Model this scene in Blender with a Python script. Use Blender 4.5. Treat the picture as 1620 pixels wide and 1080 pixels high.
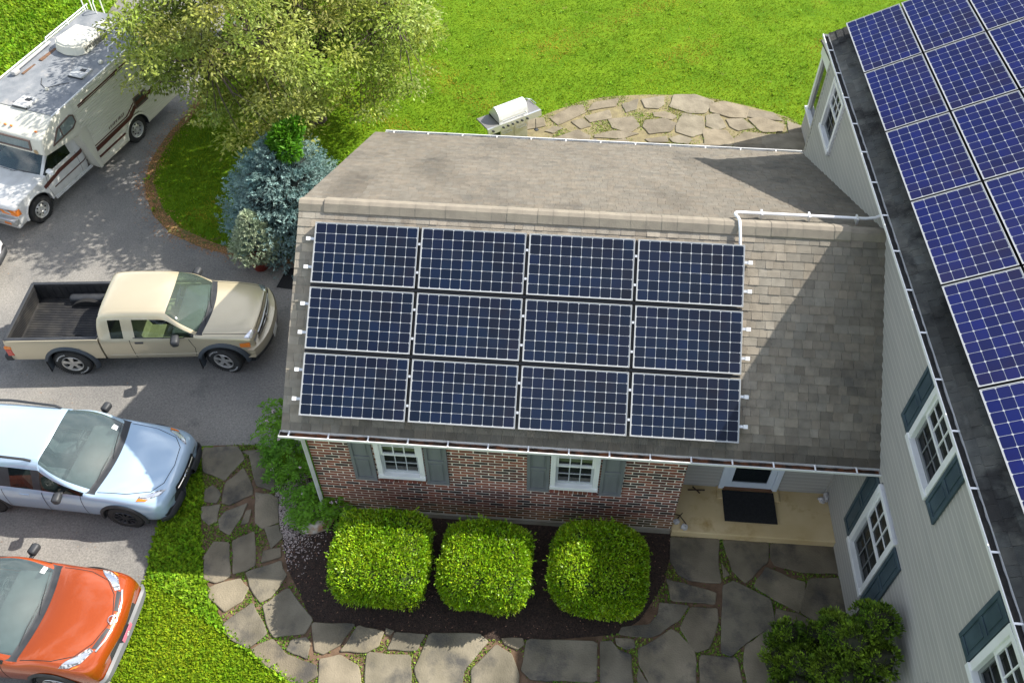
import bpy, bmesh, math, random
import numpy as np
from mathutils import Vector, Matrix, noise as mnoise
from mathutils.bvhtree import BVHTree
for o in list(bpy.data.objects): bpy.data.objects.remove(o)
SC=bpy.context.scene; COL=SC.collection
random.seed(7); RNG=np.random.default_rng(7)
R=math.radians; PI=math.pi; V=Vector
# ------------------------------------------------ camera
def make_camera():
    yaw,pitch,roll=R(-3.40),R(45.24),R(0.75)
    f=V((math.sin(yaw)*math.cos(pitch),math.cos(yaw)*math.cos(pitch),-math.sin(pitch)))
    r=V((math.cos(yaw),-math.sin(yaw),0)); u=r.cross(f)
    r2=r*math.cos(roll)+u*math.sin(roll); u2=u*math.cos(roll)-r*math.sin(roll)
    cam=bpy.data.cameras.new('camera'); co=bpy.data.objects.new('camera',cam); COL.objects.link(co)
    m=Matrix((r2,u2,-f)).transposed().to_4x4(); m.translation=V((3.92,-7.354,14.119))
    co.matrix_world=m
    cam.sensor_width=36; cam.sensor_fit='HORIZONTAL'; cam.lens=36*1370.76/1620
    cam.shift_x=-25.2/1620; cam.shift_y=-137.9/1620
    cam.clip_start=.1; cam.clip_end=1000
    SC.camera=co
make_camera()
# ------------------------------------------------ sky, sun, exposure
SUN=V((.93,.42,1.0)).normalized()
SUN_EL=math.asin(SUN.z); SUN_AZ=math.atan2(SUN.x,SUN.y)
w=bpy.data.worlds.new('World'); SC.world=w; w.use_nodes=True
nt=w.node_tree; nt.nodes.clear()
sky=nt.nodes.new('ShaderNodeTexSky'); sky.sky_type='NISHITA'; sky.sun_disc=False
sky.sun_elevation=SUN_EL; sky.sun_rotation=SUN_AZ; sky.altitude=100; sky.air_density=1.0; sky.dust_density=1.5; sky.ozone_density=1.0
bg=nt.nodes.new('ShaderNodeBackground'); bg.inputs['Strength'].default_value=0.118
wo=nt.nodes.new('ShaderNodeOutputWorld'); 
wtc=nt.nodes.new('ShaderNodeTexCoord'); wmp=nt.nodes.new('ShaderNodeMapping'); wmp.inputs['Scale'].default_value=(1,1,2.2); wn=nt.nodes.new('ShaderNodeTexNoise'); wn.inputs['Scale'].default_value=2.6; wn.inputs['Detail'].default_value=8; wn.inputs['Roughness'].default_value=.62
wr_=nt.nodes.new('ShaderNodeMapRange'); wr_.inputs['From Min'].default_value=.47; wr_.inputs['From Max'].default_value=.66; wx=nt.nodes.new('ShaderNodeMix'); wx.data_type='RGBA'; wx.inputs[7].default_value=(11,11.3,11.8,1)
nt.links.new(wtc.outputs['Generated'],wmp.inputs[0]); nt.links.new(wmp.outputs[0],wn.inputs['Vector']); nt.links.new(wn.outputs[0],wr_.inputs[0]); nt.links.new(wr_.outputs[0],wx.inputs[0]); nt.links.new(sky.outputs[0],wx.inputs[6]); nt.links.new(wx.outputs[2],bg.inputs[0]); nt.links.new(bg.outputs[0],wo.inputs[0])
sl=bpy.data.lights.new('sun','SUN'); sl.energy=4.9; sl.angle=R(0.55); sl.color=(1,.95,.87)
so=bpy.data.objects.new('sun',sl); COL.objects.link(so); so.rotation_euler=SUN.to_track_quat('Z','Y').to_euler(); so.location=SUN*60
SC.view_settings.view_transform='Standard'; SC.view_settings.look='None'; SC.view_settings.gamma=1
SC.view_settings.exposure=0.85
# ------------------------------------------------ tagging
def tag(o,label=None,cat=None,group=None,kind=None):
    if label: o['label']=label
    if cat: o['category']=cat
    if group: o['group']=group
    if kind: o['kind']=kind
    return o
def empty(name,loc=(0,0,0),rz=0,label=None,cat=None,group=None):
    o=bpy.data.objects.new(name,None); COL.objects.link(o); o.location=loc; o.rotation_euler=(0,0,rz); o.empty_display_size=.3
    return tag(o,label,cat,group)
# ------------------------------------------------ materials
def mat(name,col,rough=.7,col2=None,ns=3.0,detail=4,metal=0,bump=0,bs=40,coat=0,tone=False,spec=None,contrast=(.35,.65),tr=0,sheen=0,obj=True,stretch=None,stain=None,speck=False):
    m=bpy.data.materials.new(name); m.use_nodes=True; N=m.node_tree; n=N.nodes; L=N.links
    b=n['Principled BSDF']; out=n['Material Output']
    b.inputs['Roughness'].default_value=rough; b.inputs['Metallic'].default_value=metal
    b.inputs['Coat Weight'].default_value=coat; b.inputs['Coat Roughness'].default_value=.03
    if spec is not None: b.inputs['Specular IOR Level'].default_value=spec
    tc=n.new('ShaderNodeTexCoord'); src=tc.outputs['Object']
    if stretch:
        mp=n.new('ShaderNodeMapping'); mp.inputs['Scale'].default_value=stretch; L.new(src,mp.inputs[0]); src=mp.outputs[0]
    cs=None
    if col2 is not None:
        t=n.new('ShaderNodeTexNoise'); t.inputs['Scale'].default_value=ns; t.inputs['Detail'].default_value=detail; L.new(src,t.inputs['Vector'])
        mr=n.new('ShaderNodeMapRange'); mr.inputs['From Min'].default_value=contrast[0]; mr.inputs['From Max'].default_value=contrast[1]; L.new(t.outputs[0],mr.inputs[0])
        mx=n.new('ShaderNodeMix'); mx.data_type='RGBA'; mx.inputs[6].default_value=(*col,1); mx.inputs[7].default_value=(*col2,1); L.new(mr.outputs[0],mx.inputs[0]); cs=mx.outputs[2]
    if stain:  # (colour, scale, lo, hi)
        t=n.new('ShaderNodeTexNoise'); t.inputs['Scale'].default_value=stain[1]; t.inputs['Detail'].default_value=6; t.inputs['Roughness'].default_value=.65; L.new(tc.outputs['Object'],t.inputs['Vector'])
        mr=n.new('ShaderNodeMapRange'); mr.inputs['From Min'].default_value=stain[2]; mr.inputs['From Max'].default_value=stain[3]; L.new(t.outputs[0],mr.inputs[0])
        mx=n.new('ShaderNodeMix'); mx.data_type='RGBA'; mx.inputs[7].default_value=(*stain[0],1); L.new(mr.outputs[0],mx.inputs[0])
        if cs: L.new(cs,mx.inputs[6])
        else: mx.inputs[6].default_value=(*col,1)
        cs=mx.outputs[2]
    if speck:
        t=n.new('ShaderNodeTexNoise'); t.inputs['Scale'].default_value=30; t.inputs['Detail'].default_value=8; t.inputs['Roughness'].default_value=.8; L.new(tc.outputs['Object'],t.inputs['Vector'])
        mr=n.new('ShaderNodeMapRange'); mr.inputs['From Min'].default_value=.3; mr.inputs['From Max'].default_value=.7; mr.inputs['To Min'].default_value=.48; mr.inputs['To Max'].default_value=1.45; L.new(t.outputs[0],mr.inputs[0])
        vm=n.new('ShaderNodeVectorMath'); vm.operation='SCALE'; L.new(cs,vm.inputs[0]); L.new(mr.outputs[0],vm.inputs['Scale']); cs=vm.outputs[0]
    if tone:
        a=n.new('ShaderNodeAttribute'); a.attribute_name='tone'
        mx=n.new('ShaderNodeMix'); mx.data_type='RGBA'; mx.blend_type='MULTIPLY'; mx.inputs[0].default_value=1
        if cs: L.new(cs,mx.inputs[6])
        else: mx.inputs[6].default_value=(*col,1)
        L.new(a.outputs['Color'],mx.inputs[7]); cs=mx.outputs[2]
    if cs: L.new(cs,b.inputs['Base Color'])
    else: b.inputs['Base Color'].default_value=(*col,1)
    if bump:
        t=n.new('ShaderNodeTexNoise'); t.inputs['Scale'].default_value=bs; t.inputs['Detail'].default_value=5; L.new(src,t.inputs['Vector'])
        bp=n.new('ShaderNodeBump'); bp.inputs['Strength'].default_value=bump; bp.inputs['Distance'].default_value=.02; L.new(t.outputs[0],bp.inputs['Height']); L.new(bp.outputs[0],b.inputs['Normal'])
    if tr:   # thin leaf: light passes through
        td=n.new('ShaderNodeBsdfTranslucent')
        if cs: L.new(cs,td.inputs[0])
        else: td.inputs[0].default_value=(*col,1)
        ms=n.new('ShaderNodeMixShader'); ms.inputs[0].default_value=tr; L.new(b.outputs[0],ms.inputs[1]); L.new(td.outputs[0],ms.inputs[2]); L.new(ms.outputs[0],out.inputs[0])
    return m
def glass_mat(name,col=(.02,.03,.035),rough=.03,clear=0.0,tint=(.8,.9,.85)):
    m=bpy.data.materials.new(name); m.use_nodes=True; N=m.node_tree; n=N.nodes; L=N.links
    b=n['Principled BSDF']; b.inputs['Base Color'].default_value=(*col,1); b.inputs['Roughness'].default_value=rough; b.inputs['Specular IOR Level'].default_value=.6
    b.inputs['Coat Weight'].default_value=.6; b.inputs['Coat Roughness'].default_value=.02
    if clear>0:
        t=n.new('ShaderNodeBsdfTransparent'); t.inputs[0].default_value=(*tint,1)
        ms=n.new('ShaderNodeMixShader'); ms.inputs[0].default_value=clear; L.new(b.outputs[0],ms.inputs[1]); L.new(t.outputs[0],ms.inputs[2]); L.new(ms.outputs[0],n['Material Output'].inputs[0])
    return m
# ------------------------------------------------ mesh builder
class MB:
    def __init__(s): s.v=[]; s.f=[]; s.m=[]; s.t=[]; s.M=Matrix.Identity(4)
    def add(s,vs,fs,mi=0,tone=1.0):
        b=len(s.v); s.v.extend([tuple(s.M@V(v)) for v in vs])
        for f in fs: s.f.append(tuple(b+i for i in f)); s.m.append(mi); s.t.append(tone)
        return s
    def quad(s,a,b,c,d,mi=0,tone=1.0): return s.add([a,b,c,d],[(0,1,2,3)],mi,tone)
    def box(s,x0,x1,y0,y1,z0,z1,mi=0,tone=1.0):
        return s.add([(x0,y0,z0),(x1,y0,z0),(x1,y1,z0),(x0,y1,z0),(x0,y0,z1),(x1,y0,z1),(x1,y1,z1),(x0,y1,z1)],[(0,3,2,1),(4,5,6,7),(0,1,5,4),(1,2,6,5),(2,3,7,6),(3,0,4,7)],mi,tone)
    def bevbox(s,x0,x1,y0,y1,z0,z1,b=.01,mi=0,tone=1.0,seg=2):
        bm=bmesh.new(); bmesh.ops.create_cube(bm,size=1)
        for v in bm.verts: v.co=V(((x0+x1)/2+v.co.x*(x1-x0),(y0+y1)/2+v.co.y*(y1-y0),(z0+z1)/2+v.co.z*(z1-z0)))
        bmesh.ops.bevel(bm,geom=bm.edges[:],offset=b,segments=seg,affect='EDGES',profile=.5)
        return s.bm(bm,mi,tone)
    def bm(s,bm,mi=0,tone=1.0):
        bm.verts.ensure_lookup_table(); bm.verts.index_update()
        s.add([v.co[:] for v in bm.verts],[[v.index for v in f.verts] for f in bm.faces],mi,tone); bm.free(); return s
    def prism(s,poly,z0,z1,mi=0,tone=1.0,cap=True,inset=0):
        n=len(poly)
        a=sum(poly[i][0]*poly[(i+1)%n][1]-poly[(i+1)%n][0]*poly[i][1] for i in range(n))
        if a<0: poly=poly[::-1]
        vs=[(x,y,z0) for x,y in poly]+[(x,y,z1) for x,y in poly]
        fs=[(i,(i+1)%n,n+(i+1)%n,n+i) for i in range(n)]
        if inset:
            cx=sum(p[0] for p in poly)/n; cy=sum(p[1] for p in poly)/n
            vs[n:]=[(x,y,z1-inset*.6) for x,y in poly]
            k=[]
            for x,y in poly:
                d=math.hypot(x-cx,y-cy)+1e-6; k.append((x-(x-cx)/d*inset,y-(y-cy)/d*inset,z1))
            vs+=k; fs+=[(n+i,n+(i+1)%n,2*n+(i+1)%n,2*n+i) for i in range(n)]; fs.append(tuple(range(2*n,3*n)))
        elif cap: fs.append(tuple(range(n,2*n)))
        fs.append(tuple(range(n-1,-1,-1)))
        return s.add(vs,fs,mi,tone)
    def tube(s,pts,r,n=8,mi=0,tone=1.0,cap=True,ry=None):
        pts=[V(p) for p in pts]; rs=r if isinstance(r,(list,tuple)) else [r]*len(pts)
        vs=[]; fs=[]; prev=None
        for i,p in enumerate(pts):
            d=(pts[min(i+1,len(pts)-1)]-pts[max(i-1,0)]).normalized()
            if prev is None:
                a=V((0,0,1)) if abs(d.z)<.9 else V((1,0,0)); u=d.cross(a).normalized()
            else: u=(prev-d*prev.dot(d)).normalized()
            prev=u; w_=d.cross(u)
            for k in range(n):
                t=2*PI*k/n; vs.append(tuple(p+u*math.cos(t)*rs[i]+w_*math.sin(t)*(ry if ry else rs[i])))
        for i in range(len(pts)-1):
            for k in range(n): fs.append((i*n+k,i*n+(k+1)%n,(i+1)*n+(k+1)%n,(i+1)*n+k))
        if cap: fs.append(tuple(range(n-1,-1,-1))); fs.append(tuple(range((len(pts)-1)*n,len(pts)*n)))
        return s.add(vs,fs,mi,tone)
    def lathe(s,prof,n=24,c=(0,0,0),axis='z',mi=0,tone=1.0,cap=True):
        vs=[];fs=[]
        for r,h in prof:
            for k in range(n):
                a=2*PI*k/n; p=(r*math.cos(a),r*math.sin(a),h)
                if axis=='y': p=(p[0],p[2],p[1])
                if axis=='x': p=(p[2],p[0],p[1])
                vs.append((p[0]+c[0],p[1]+c[1],p[2]+c[2]))
        for i in range(len(prof)-1):
            for k in range(n): fs.append((i*n+k,i*n+(k+1)%n,(i+1)*n+(k+1)%n,(i+1)*n+k))
        if cap and prof[0][0]>1e-4: fs.append(tuple(range(n-1,-1,-1)))
        if cap and prof[-1][0]>1e-4: fs.append(tuple(range((len(prof)-1)*n,len(prof)*n)))
        return s.add(vs,fs,mi,tone)
    def ball(s,c,r,mi=0,sub=2,sc=(1,1,1),jit=0,seed=0,tone=1.0):
        bm=bmesh.new(); bmesh.ops.create_icosphere(bm,subdivisions=sub,radius=1)
        for v in bm.verts:
            k=1+jit*mnoise.noise(v.co*1.7+V((seed,seed*.7,0)))
            v.co=V((c[0]+v.co.x*r*sc[0]*k,c[1]+v.co.y*r*sc[1]*k,c[2]+v.co.z*r*sc[2]*k))
        return s.bm(bm,mi,tone)
    def build(s,name,mats,parent=None,smooth=False,fix=True):
        me=bpy.data.meshes.new(name); me.from_pydata(s.v,[],s.f)
        if not isinstance(mats,(list,tuple)): mats=[mats]
        for m in mats: me.materials.append(m)
        me.polygons.foreach_set('material_index',s.m)
        if any(t!=1.0 for t in s.t):
            at=me.attributes.new('tone','FLOAT_COLOR','FACE')
            arr=np.ones((len(s.t),4),dtype=np.float32)
            for i,t in enumerate(s.t): arr[i,:3]=t
            at.data.foreach_set('color',arr.ravel())
        else:
            at=me.attributes.new('tone','FLOAT_COLOR','FACE'); at.data.foreach_set('color',np.ones(len(s.t)*4,dtype=np.float32))
        if fix:
            bm=bmesh.new(); bm.from_mesh(me); bmesh.ops.recalc_face_normals(bm,faces=bm.faces[:]); bm.to_mesh(me); bm.free()
        if smooth:
            me.polygons.foreach_set('use_smooth',[True]*len(me.polygons))
            try: me.set_sharp_from_angle(angle=R(smooth if smooth is not True else 40))
            except Exception: pass
        me.update()
        o=bpy.data.objects.new(name,me); COL.objects.link(o)
        if parent: o.parent=parent
        return o
def struct(o): o['kind']='structure'; return o
def leaves(name,P,D,N,Ln,Wd,mats,parent=None,tone=None,mi=None,bend=0.15):
    """many small pointed leaves; P base points, D length directions, N face normals"""
    P=np.asarray(P,float);n=len(P); D=D/np.linalg.norm(D,axis=1,keepdims=True)
    S=np.cross(D,N); S/=np.maximum(np.linalg.norm(S,axis=1,keepdims=True),1e-6); U=np.cross(S,D)
    Ln=np.broadcast_to(np.asarray(Ln,float),(n,))[:,None]; Wd=np.broadcast_to(np.asarray(Wd,float),(n,))[:,None]
    v=np.empty((n,4,3)); v[:,0]=P; v[:,1]=P+D*Ln*.45+S*Wd*.5+U*Ln*bend*.5; v[:,2]=P+D*Ln+U*Ln*-bend*.3; v[:,3]=P+D*Ln*.45-S*Wd*.5+U*Ln*bend*.5
    me=bpy.data.meshes.new(name); me.vertices.add(n*4); me.loops.add(n*4); me.polygons.add(n)
    me.vertices.foreach_set('co',v.astype(np.float32).ravel()); me.loops.foreach_set('vertex_index',np.arange(n*4,dtype=np.int32)); me.polygons.foreach_set('loop_start',np.arange(0,n*4,4,dtype=np.int32))
    if not isinstance(mats,(list,tuple)): mats=[mats]
    for m in mats: me.materials.append(m)
    if mi is not None: me.polygons.foreach_set('material_index',np.asarray(mi,dtype=np.int32))
    at=me.attributes.new('tone','FLOAT_COLOR','FACE'); a=np.ones((n,4),np.float32)
    if tone is not None:
        tone=np.asarray(tone); a[:,:3]=tone if tone.ndim==2 else tone[:,None]
    at.data.foreach_set('color',a.ravel())
    me.update(calc_edges=True); o=bpy.data.objects.new(name,me); COL.objects.link(o)
    if parent: o.parent=parent
    return o
def rand_unit(n):
    a=RNG.normal(size=(n,3)); return a/np.linalg.norm(a,axis=1,keepdims=True)
def copy_tree(o,parent=None):
    c=o.copy(); COL.objects.link(c); c.parent=parent
    for ch in list(o.children): copy_tree(ch,c)
    return c
def in_poly(poly,x,y):
    x=np.asarray(x);y=np.asarray(y);r=np.zeros(x.shape,bool);n=len(poly);j=n-1
    for i in range(n):
        xi,yi=poly[i];xj,yj=poly[j]
        if yi!=yj:
            c=((yi>y)!=(yj>y))&(x<(xj-xi)*(y-yi)/(yj-yi)+xi); r^=c
        j=i
    return r
def smooth_poly(p,it=2):
    for _ in range(it):
        q=[]
        for i in range(len(p)):
            a=p[i];b=p[(i+1)%len(p)]; q+= [(a[0]*.75+b[0]*.25,a[1]*.75+b[1]*.25),(a[0]*.25+b[0]*.75,a[1]*.25+b[1]*.75)]
        p=q
    return p
# ------------------------------------------------ ground plans (metres)
PATH = [[(-2.6,1.05),(-1.98,1.12),(-1.77,0.87),(-2.0,0.41),(-2.43,0.55),(-2.55,0.81)],[(-1.71,0.95),(-1.5,1.05),(-1.06,0.62),(-1.06,0.28),(-1.39,0.35)],[(-1.86,1.02),(-1.53,1.08),(-1.68,0.94)],[(-1.73,0.68),(-1.45,0.31),(-1.41,0.18),(-1.76,-0.06),(-1.9,-0.03),(-1.96,0.37)],[(-2.29,0.19),(-2.18,0.3),(-1.97,0.14),(-2.0,-0.04),(-2.23,-0.03)],[(-2.24,-0.13),(-1.92,-0.06),(-1.88,-0.38),(-2.0,-0.46),(-2.17,-0.35)],[(-1.37,0.21),(-1.09,0.2),(-0.92,0.12),(-0.8,-0.32),(-1.06,-0.46),(-1.21,-0.35)],[(-1.45,-0.0),(-1.47,-0.25),(-1.58,-0.62),(-1.79,-0.52),(-1.86,-0.35),(-1.8,-0.2)],[(-1.34,-0.12),(-1.32,-0.36),(-1.44,-0.42),(-1.43,-0.15)],[(-1.02,-0.44),(-0.79,-0.37),(-0.65,-0.58),(-0.8,-0.81),(-0.9,-0.64)],[(-0.92,-0.86),(-0.64,-0.78),(-0.59,-0.94),(-0.89,-1.07)],[(-1.17,-0.52),(-0.98,-1.11),(-1.09,-1.21),(-1.31,-1.29),(-1.5,-0.73)],[(-1.54,-0.76),(-1.34,-1.32),(-1.55,-1.46),(-1.76,-1.41),(-1.89,-1.04),(-1.81,-0.76)],[(-1.1,-1.25),(-0.57,-1.01),(-0.41,-1.25),(-0.57,-1.63),(-0.72,-1.73),(-0.96,-1.49)],[(-1.65,-1.56),(-1.17,-1.36),(-0.98,-1.51),(-1.02,-1.73),(-1.25,-1.92),(-1.57,-1.72)],[(-0.66,-1.78),(-0.32,-1.46),(0.2,-1.94),(0.12,-2.17),(-0.34,-2.26),(-0.51,-2.07)],[(-0.84,-1.74),(-0.47,-2.21),(-0.71,-2.46),(-1.04,-2.33),(-1.21,-2.12)],[(0.2,-1.99),(0.9,-1.96),(0.73,-2.3),(0.5,-2.46),(0.35,-2.42)],[(0.95,-1.98),(1.38,-2.05),(1.34,-2.28),(1.16,-2.39),(0.75,-2.4)],[(-0.06,-2.28),(0.17,-2.22),(0.26,-2.31),(0.26,-2.55),(-0.1,-2.44)],[(-0.64,-2.48),(-0.35,-2.29),(-0.08,-2.5),(0.42,-2.63),(0.48,-2.78),(0.31,-2.91),(0.1,-2.9),(-0.36,-2.69)],[(0.46,-2.54),(0.76,-2.45),(1.08,-2.59),(1.22,-2.99),(0.54,-3.04)],[(1.18,-2.38),(1.87,-2.38),(1.95,-2.98),(1.27,-3.02)],[(1.56,-2.04),(2.05,-2.04),(1.95,-2.3),(1.48,-2.32)],[(1.4,-1.99),(1.54,-2.02),(1.49,-2.09),(1.41,-2.08)],[(2.12,-2.02),(2.9,-1.98),(3.05,-2.09),(2.73,-2.53),(2.72,-2.96),(2.25,-3.0),(1.96,-2.58)],[(3.19,-2.12),(3.44,-2.25),(3.58,-2.54),(3.61,-2.9),(2.91,-2.95),(2.84,-2.52)],[(3.26,-2.02),(3.6,-1.99),(3.63,-2.09),(3.53,-2.17),(3.33,-2.11)],[(3.68,-2.0),(4.77,-1.96),(4.77,-2.57),(3.78,-2.6),(3.62,-2.47)],[(4.83,-1.96),(5.01,-1.93),(5.12,-2.06),(5.32,-2.12),(5.35,-2.7),(4.84,-2.74)],[(5.07,-1.88),(5.36,-1.88),(5.39,-2.0),(5.24,-2.05),(5.09,-1.98)],[(5.43,-2.3),(5.62,-2.58),(5.43,-2.59),(5.4,-2.45)],[(6.03,-0.1),(6.86,-0.08),(6.81,-0.48),(6.83,-0.85),(6.3,-0.84),(6.13,-0.76),(6.01,-0.54)],[(6.93,-0.09),(7.71,-0.08),(7.66,-0.42),(7.24,-0.82),(7.04,-0.62),(6.96,-0.28)],[(7.75,-0.09),(8.87,-0.03),(8.81,-0.55),(8.2,-0.57),(7.77,-0.47),(7.72,-0.33)],[(6.87,-0.5),(6.99,-0.7),(6.88,-0.76)],[(5.92,-0.85),(6.2,-0.9),(6.73,-1.03),(6.69,-1.22),(5.99,-1.21)],[(7.62,-0.52),(7.99,-0.68),(8.24,-0.74),(8.15,-1.09),(8.05,-1.26),(7.72,-1.09),(7.38,-0.87)],[(8.31,-0.68),(8.81,-0.63),(8.86,-1.24),(8.82,-1.43),(8.47,-1.45),(8.08,-1.24)],[(7.04,-0.81),(7.28,-0.92),(7.62,-1.08),(7.64,-1.47),(7.18,-1.78),(6.89,-2.02),(6.74,-1.97),(6.86,-0.91)],[(5.79,-1.26),(6.27,-1.28),(6.09,-1.53),(5.77,-1.77),(5.61,-1.83),(5.13,-1.81),(5.18,-1.7),(5.61,-1.63),(5.76,-1.44)],[(6.3,-1.3),(6.73,-1.29),(6.73,-1.49),(6.56,-1.92),(6.34,-2.01),(6.11,-1.65)],[(5.44,-2.02),(5.96,-1.68),(6.08,-1.74),(6.32,-2.02),(6.29,-2.64),(5.67,-2.69),(5.45,-2.27)],[(6.4,-2.05),(6.97,-2.05),(7.05,-2.59),(6.36,-2.64)],[(7.13,-1.85),(7.64,-1.5),(7.69,-1.65),(7.58,-2.12),(7.59,-2.55),(7.12,-2.58),(7.07,-2.15)],[(7.7,-1.22),(8.03,-1.27),(8.31,-1.44),(8.45,-1.6),(7.74,-1.62),(7.65,-1.42)],[(8.49,-1.59),(8.8,-1.52),(8.68,-2.47),(8.22,-2.29)]]
PATIO = [[(3.9,12.38),(4.15,12.44),(4.23,12.15),(3.72,11.69),(3.6,11.6),(3.39,11.87)],[(4.55,12.64),(5.16,12.87),(5.06,12.51),(4.4,12.29)],[(5.31,12.62),(5.72,12.87),(5.66,12.43),(5.41,12.29)],[(5.87,12.88),(6.44,13.06),(6.42,12.71),(6.27,12.53),(5.96,12.54)],[(6.8,13.14),(7.32,13.2),(7.76,12.95),(7.52,12.46),(7.11,12.42),(6.67,12.64)],[(7.77,12.82),(8.16,12.94),(8.69,12.72),(8.6,12.29),(8.2,12.3),(7.77,12.48)],[(8.78,12.65),(9.38,12.57),(9.58,12.25),(9.24,12.26),(8.73,12.34)],[(4.31,11.98),(4.9,12.29),(4.96,11.96),(4.46,11.75)],[(3.94,11.71),(4.21,11.85),(4.42,11.58),(4.17,11.44)],[(4.96,11.87),(5.55,12.04),(5.7,11.68),(5.44,11.38),(5.06,11.55)],[(6.16,12.3),(6.46,12.37),(6.75,12.18),(6.6,12.05),(6.2,12.14)],[(5.95,11.91),(6.4,12.03),(6.68,11.85),(6.52,11.51),(6.03,11.39),(5.89,11.66)],[(6.96,12.28),(7.44,12.16),(7.45,11.58),(7.14,11.36),(6.77,11.53),(6.78,11.77)],[(7.6,12.25),(7.91,12.36),(8.04,11.83),(7.8,11.69),(7.57,11.84)],[(8.14,12.13),(8.54,12.2),(8.8,11.85),(8.39,11.7),(8.21,11.85)],[(8.78,12.18),(9.09,12.29),(9.6,12.04),(9.51,11.75),(9.02,11.71)],[(9.77,12.18),(10.09,12.0),(10.04,11.67),(9.75,11.69)],[(7.5,11.63),(8.04,11.59),(8.18,11.28),(8.06,10.84),(7.49,10.8)],[(8.25,11.29),(8.57,11.59),(9.0,11.55),(9.0,11.15),(8.57,11.12),(8.23,11.09)],[(9.06,11.46),(10.03,11.63),(9.95,10.62),(9.01,10.62)],[(3.25,11.24),(3.48,11.46),(3.68,11.4),(3.45,11.18)],[(3.51,10.91),(4.08,11.31),(4.38,11.1),(4.33,10.78),(3.66,10.68)],[(4.62,11.19),(5.06,11.39),(5.64,11.32),(5.25,11.09),(4.62,11.08)],[(4.96,10.9),(5.34,11.05),(5.58,10.8),(5.62,10.57),(4.91,10.59)],[(5.92,11.1),(6.41,11.26),(6.45,11.03),(6.02,10.99)],[(6.56,11.19),(6.8,11.33),(7.09,11.2),(6.98,10.99),(6.64,11.04)],[(5.73,10.89),(6.21,10.89),(6.34,10.67),(5.72,10.66)],[(2.68,11.69),(3.12,11.8),(3.19,11.48),(2.71,11.28)],[(7.12,10.92),(7.46,11.03),(7.48,10.68),(7.1,10.65)],[(8.25,11.04),(8.97,11.07),(8.96,10.65),(8.28,10.63)],[(3.28,10.77),(3.46,10.86),(3.62,10.64),(3.28,10.62)]]
BED = [(-1.22,0.8),(-0.97,0.12),(-0.67,-0.58),(-0.43,-1.13),(-0.19,-1.44),(0.21,-1.98),(0.88,-1.99),(1.71,-2.05),(2.93,-2.06),(3.83,-2.01),(5.09,-1.82),(5.46,-1.57),(5.88,-0.95),(6.03,-0.32),(6.05,0.08),(4.24,0.63),(-0.07,0.31),(-0.76,0.77)]
PATHBASE = [(-2.68,1.1),(-1.66,1.2),(-1.36,1.0),(-0.93,0.5),(-0.46,0.03),(0.56,-0.49),(2.8,-0.9),(5.37,-0.14),(6.09,0.15),(8.89,0.06),(8.9,-1.2),(8.9,-2.46),(1.48,-2.99),(0.18,-2.86),(-0.62,-2.49),(-1.26,-2.09),(-1.82,-1.29),(-2.15,-0.46),(-2.3,0.14)]
PATIOBASE = [(2.48,10.6),(2.69,11.58),(3.32,12.12),(4.43,12.87),(5.75,13.16),(6.91,13.22),(7.87,13.15),(9.06,12.76),(10.03,12.32),(10.12,11.62),(10.15,10.43),(7.08,9.2),(2.85,8.86)]
DRIVE_EDGE = [(-2.68,1.1),(-2.73,0.63),(-2.89,-0.15),(-2.87,-0.63),(-2.85,-0.97),(-2.76,-1.36),(-2.75,-1.68),(-2.73,-1.99),(-2.73,-2.45),(-2.68,-2.92),(-2.63,-3.29)]
ISLAND = [(-2.09,5.9),(-2.68,5.91),(-3.12,5.94),(-3.59,6.04),(-4.39,6.24),(-5.28,6.64),(-5.93,7.24),(-6.35,7.9),(-6.56,8.35),(-6.73,9.08),(-6.74,9.72),(-6.69,10.4),(-6.53,11.12),(-6.49,12.15),(-6.53,13.09),(-6.68,14.41),(-6.89,15.46),(-7.29,17.36)]
RVLEFT = [(-11.68,11.13),(-11.51,13.0),(-11.16,14.74),(-11.02,16.24),(-10.84,17.05)]
M={}
M['soil']=mat('soil',(.10,.060,.034),.95,(.16,.10,.06),6,bump=.5,bs=60)
M['lawnbase']=mat('lawn_base',(.075,.155,.006),.95,(.13,.22,.010),1.3,spec=.1,contrast=(.3,.7),bump=.6,bs=90,stain=((.16,.12,.05),3.0,.62,.75))
M['asphalt']=mat('old_asphalt',(.20,.192,.178),.9,(.29,.272,.24),.5,detail=12,contrast=(.36,.62),bump=.8,bs=160,speck=True,stain=((.145,.14,.132),1.4,.55,.75))
M['mulch']=mat('dark_mulch',(.018,.011,.008),.95,(.05,.03,.02),30,bump=.9,bs=60)
M['stone']=mat('flagstone',(.110,.096,.064),.85,(.225,.195,.138),1.9,detail=10,contrast=(.3,.68),bump=.5,bs=40,tone=True,stain=((.062,.058,.05),1.4,.50,.66))
M['stone2']=mat('patio_stone',(.150,.128,.088),.9,(.225,.195,.138),3,detail=7,bump=.5,bs=14,tone=True)
M['concrete']=mat('tan_concrete',(.68,.53,.29),.85,(.58,.43,.21),1.6,detail=8,bump=.15,bs=60,stain=((.44,.29,.11),1.8,.56,.72))
M['foot']=mat('footing_concrete',(.30,.28,.23),.9,(.22,.19,.14),3,bump=.2)
def sheet(name,poly,z,m,th=.12):
    return struct(MB().prism(poly,z-th,z).build(name,m))
struct(MB().add([(-260,-260,0),(260,-260,0),(260,260,0),(-260,260,0)],[(0,1,2,3)]).build('ground',M['lawnbase']))
DRIVE=[(-40,-12),(-2.6,-12)]+DRIVE_EDGE[::-1]+[(-1.66,1.2),(-.2,1.0),(-.2,5.9)]+ISLAND+[(-7.9,19.5),(-9.0,40),(-16,40),(-12.6,19.5)]+RVLEFT[::-1]+[(-13.5,9.6),(-17,8.5),(-40,8)]
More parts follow.
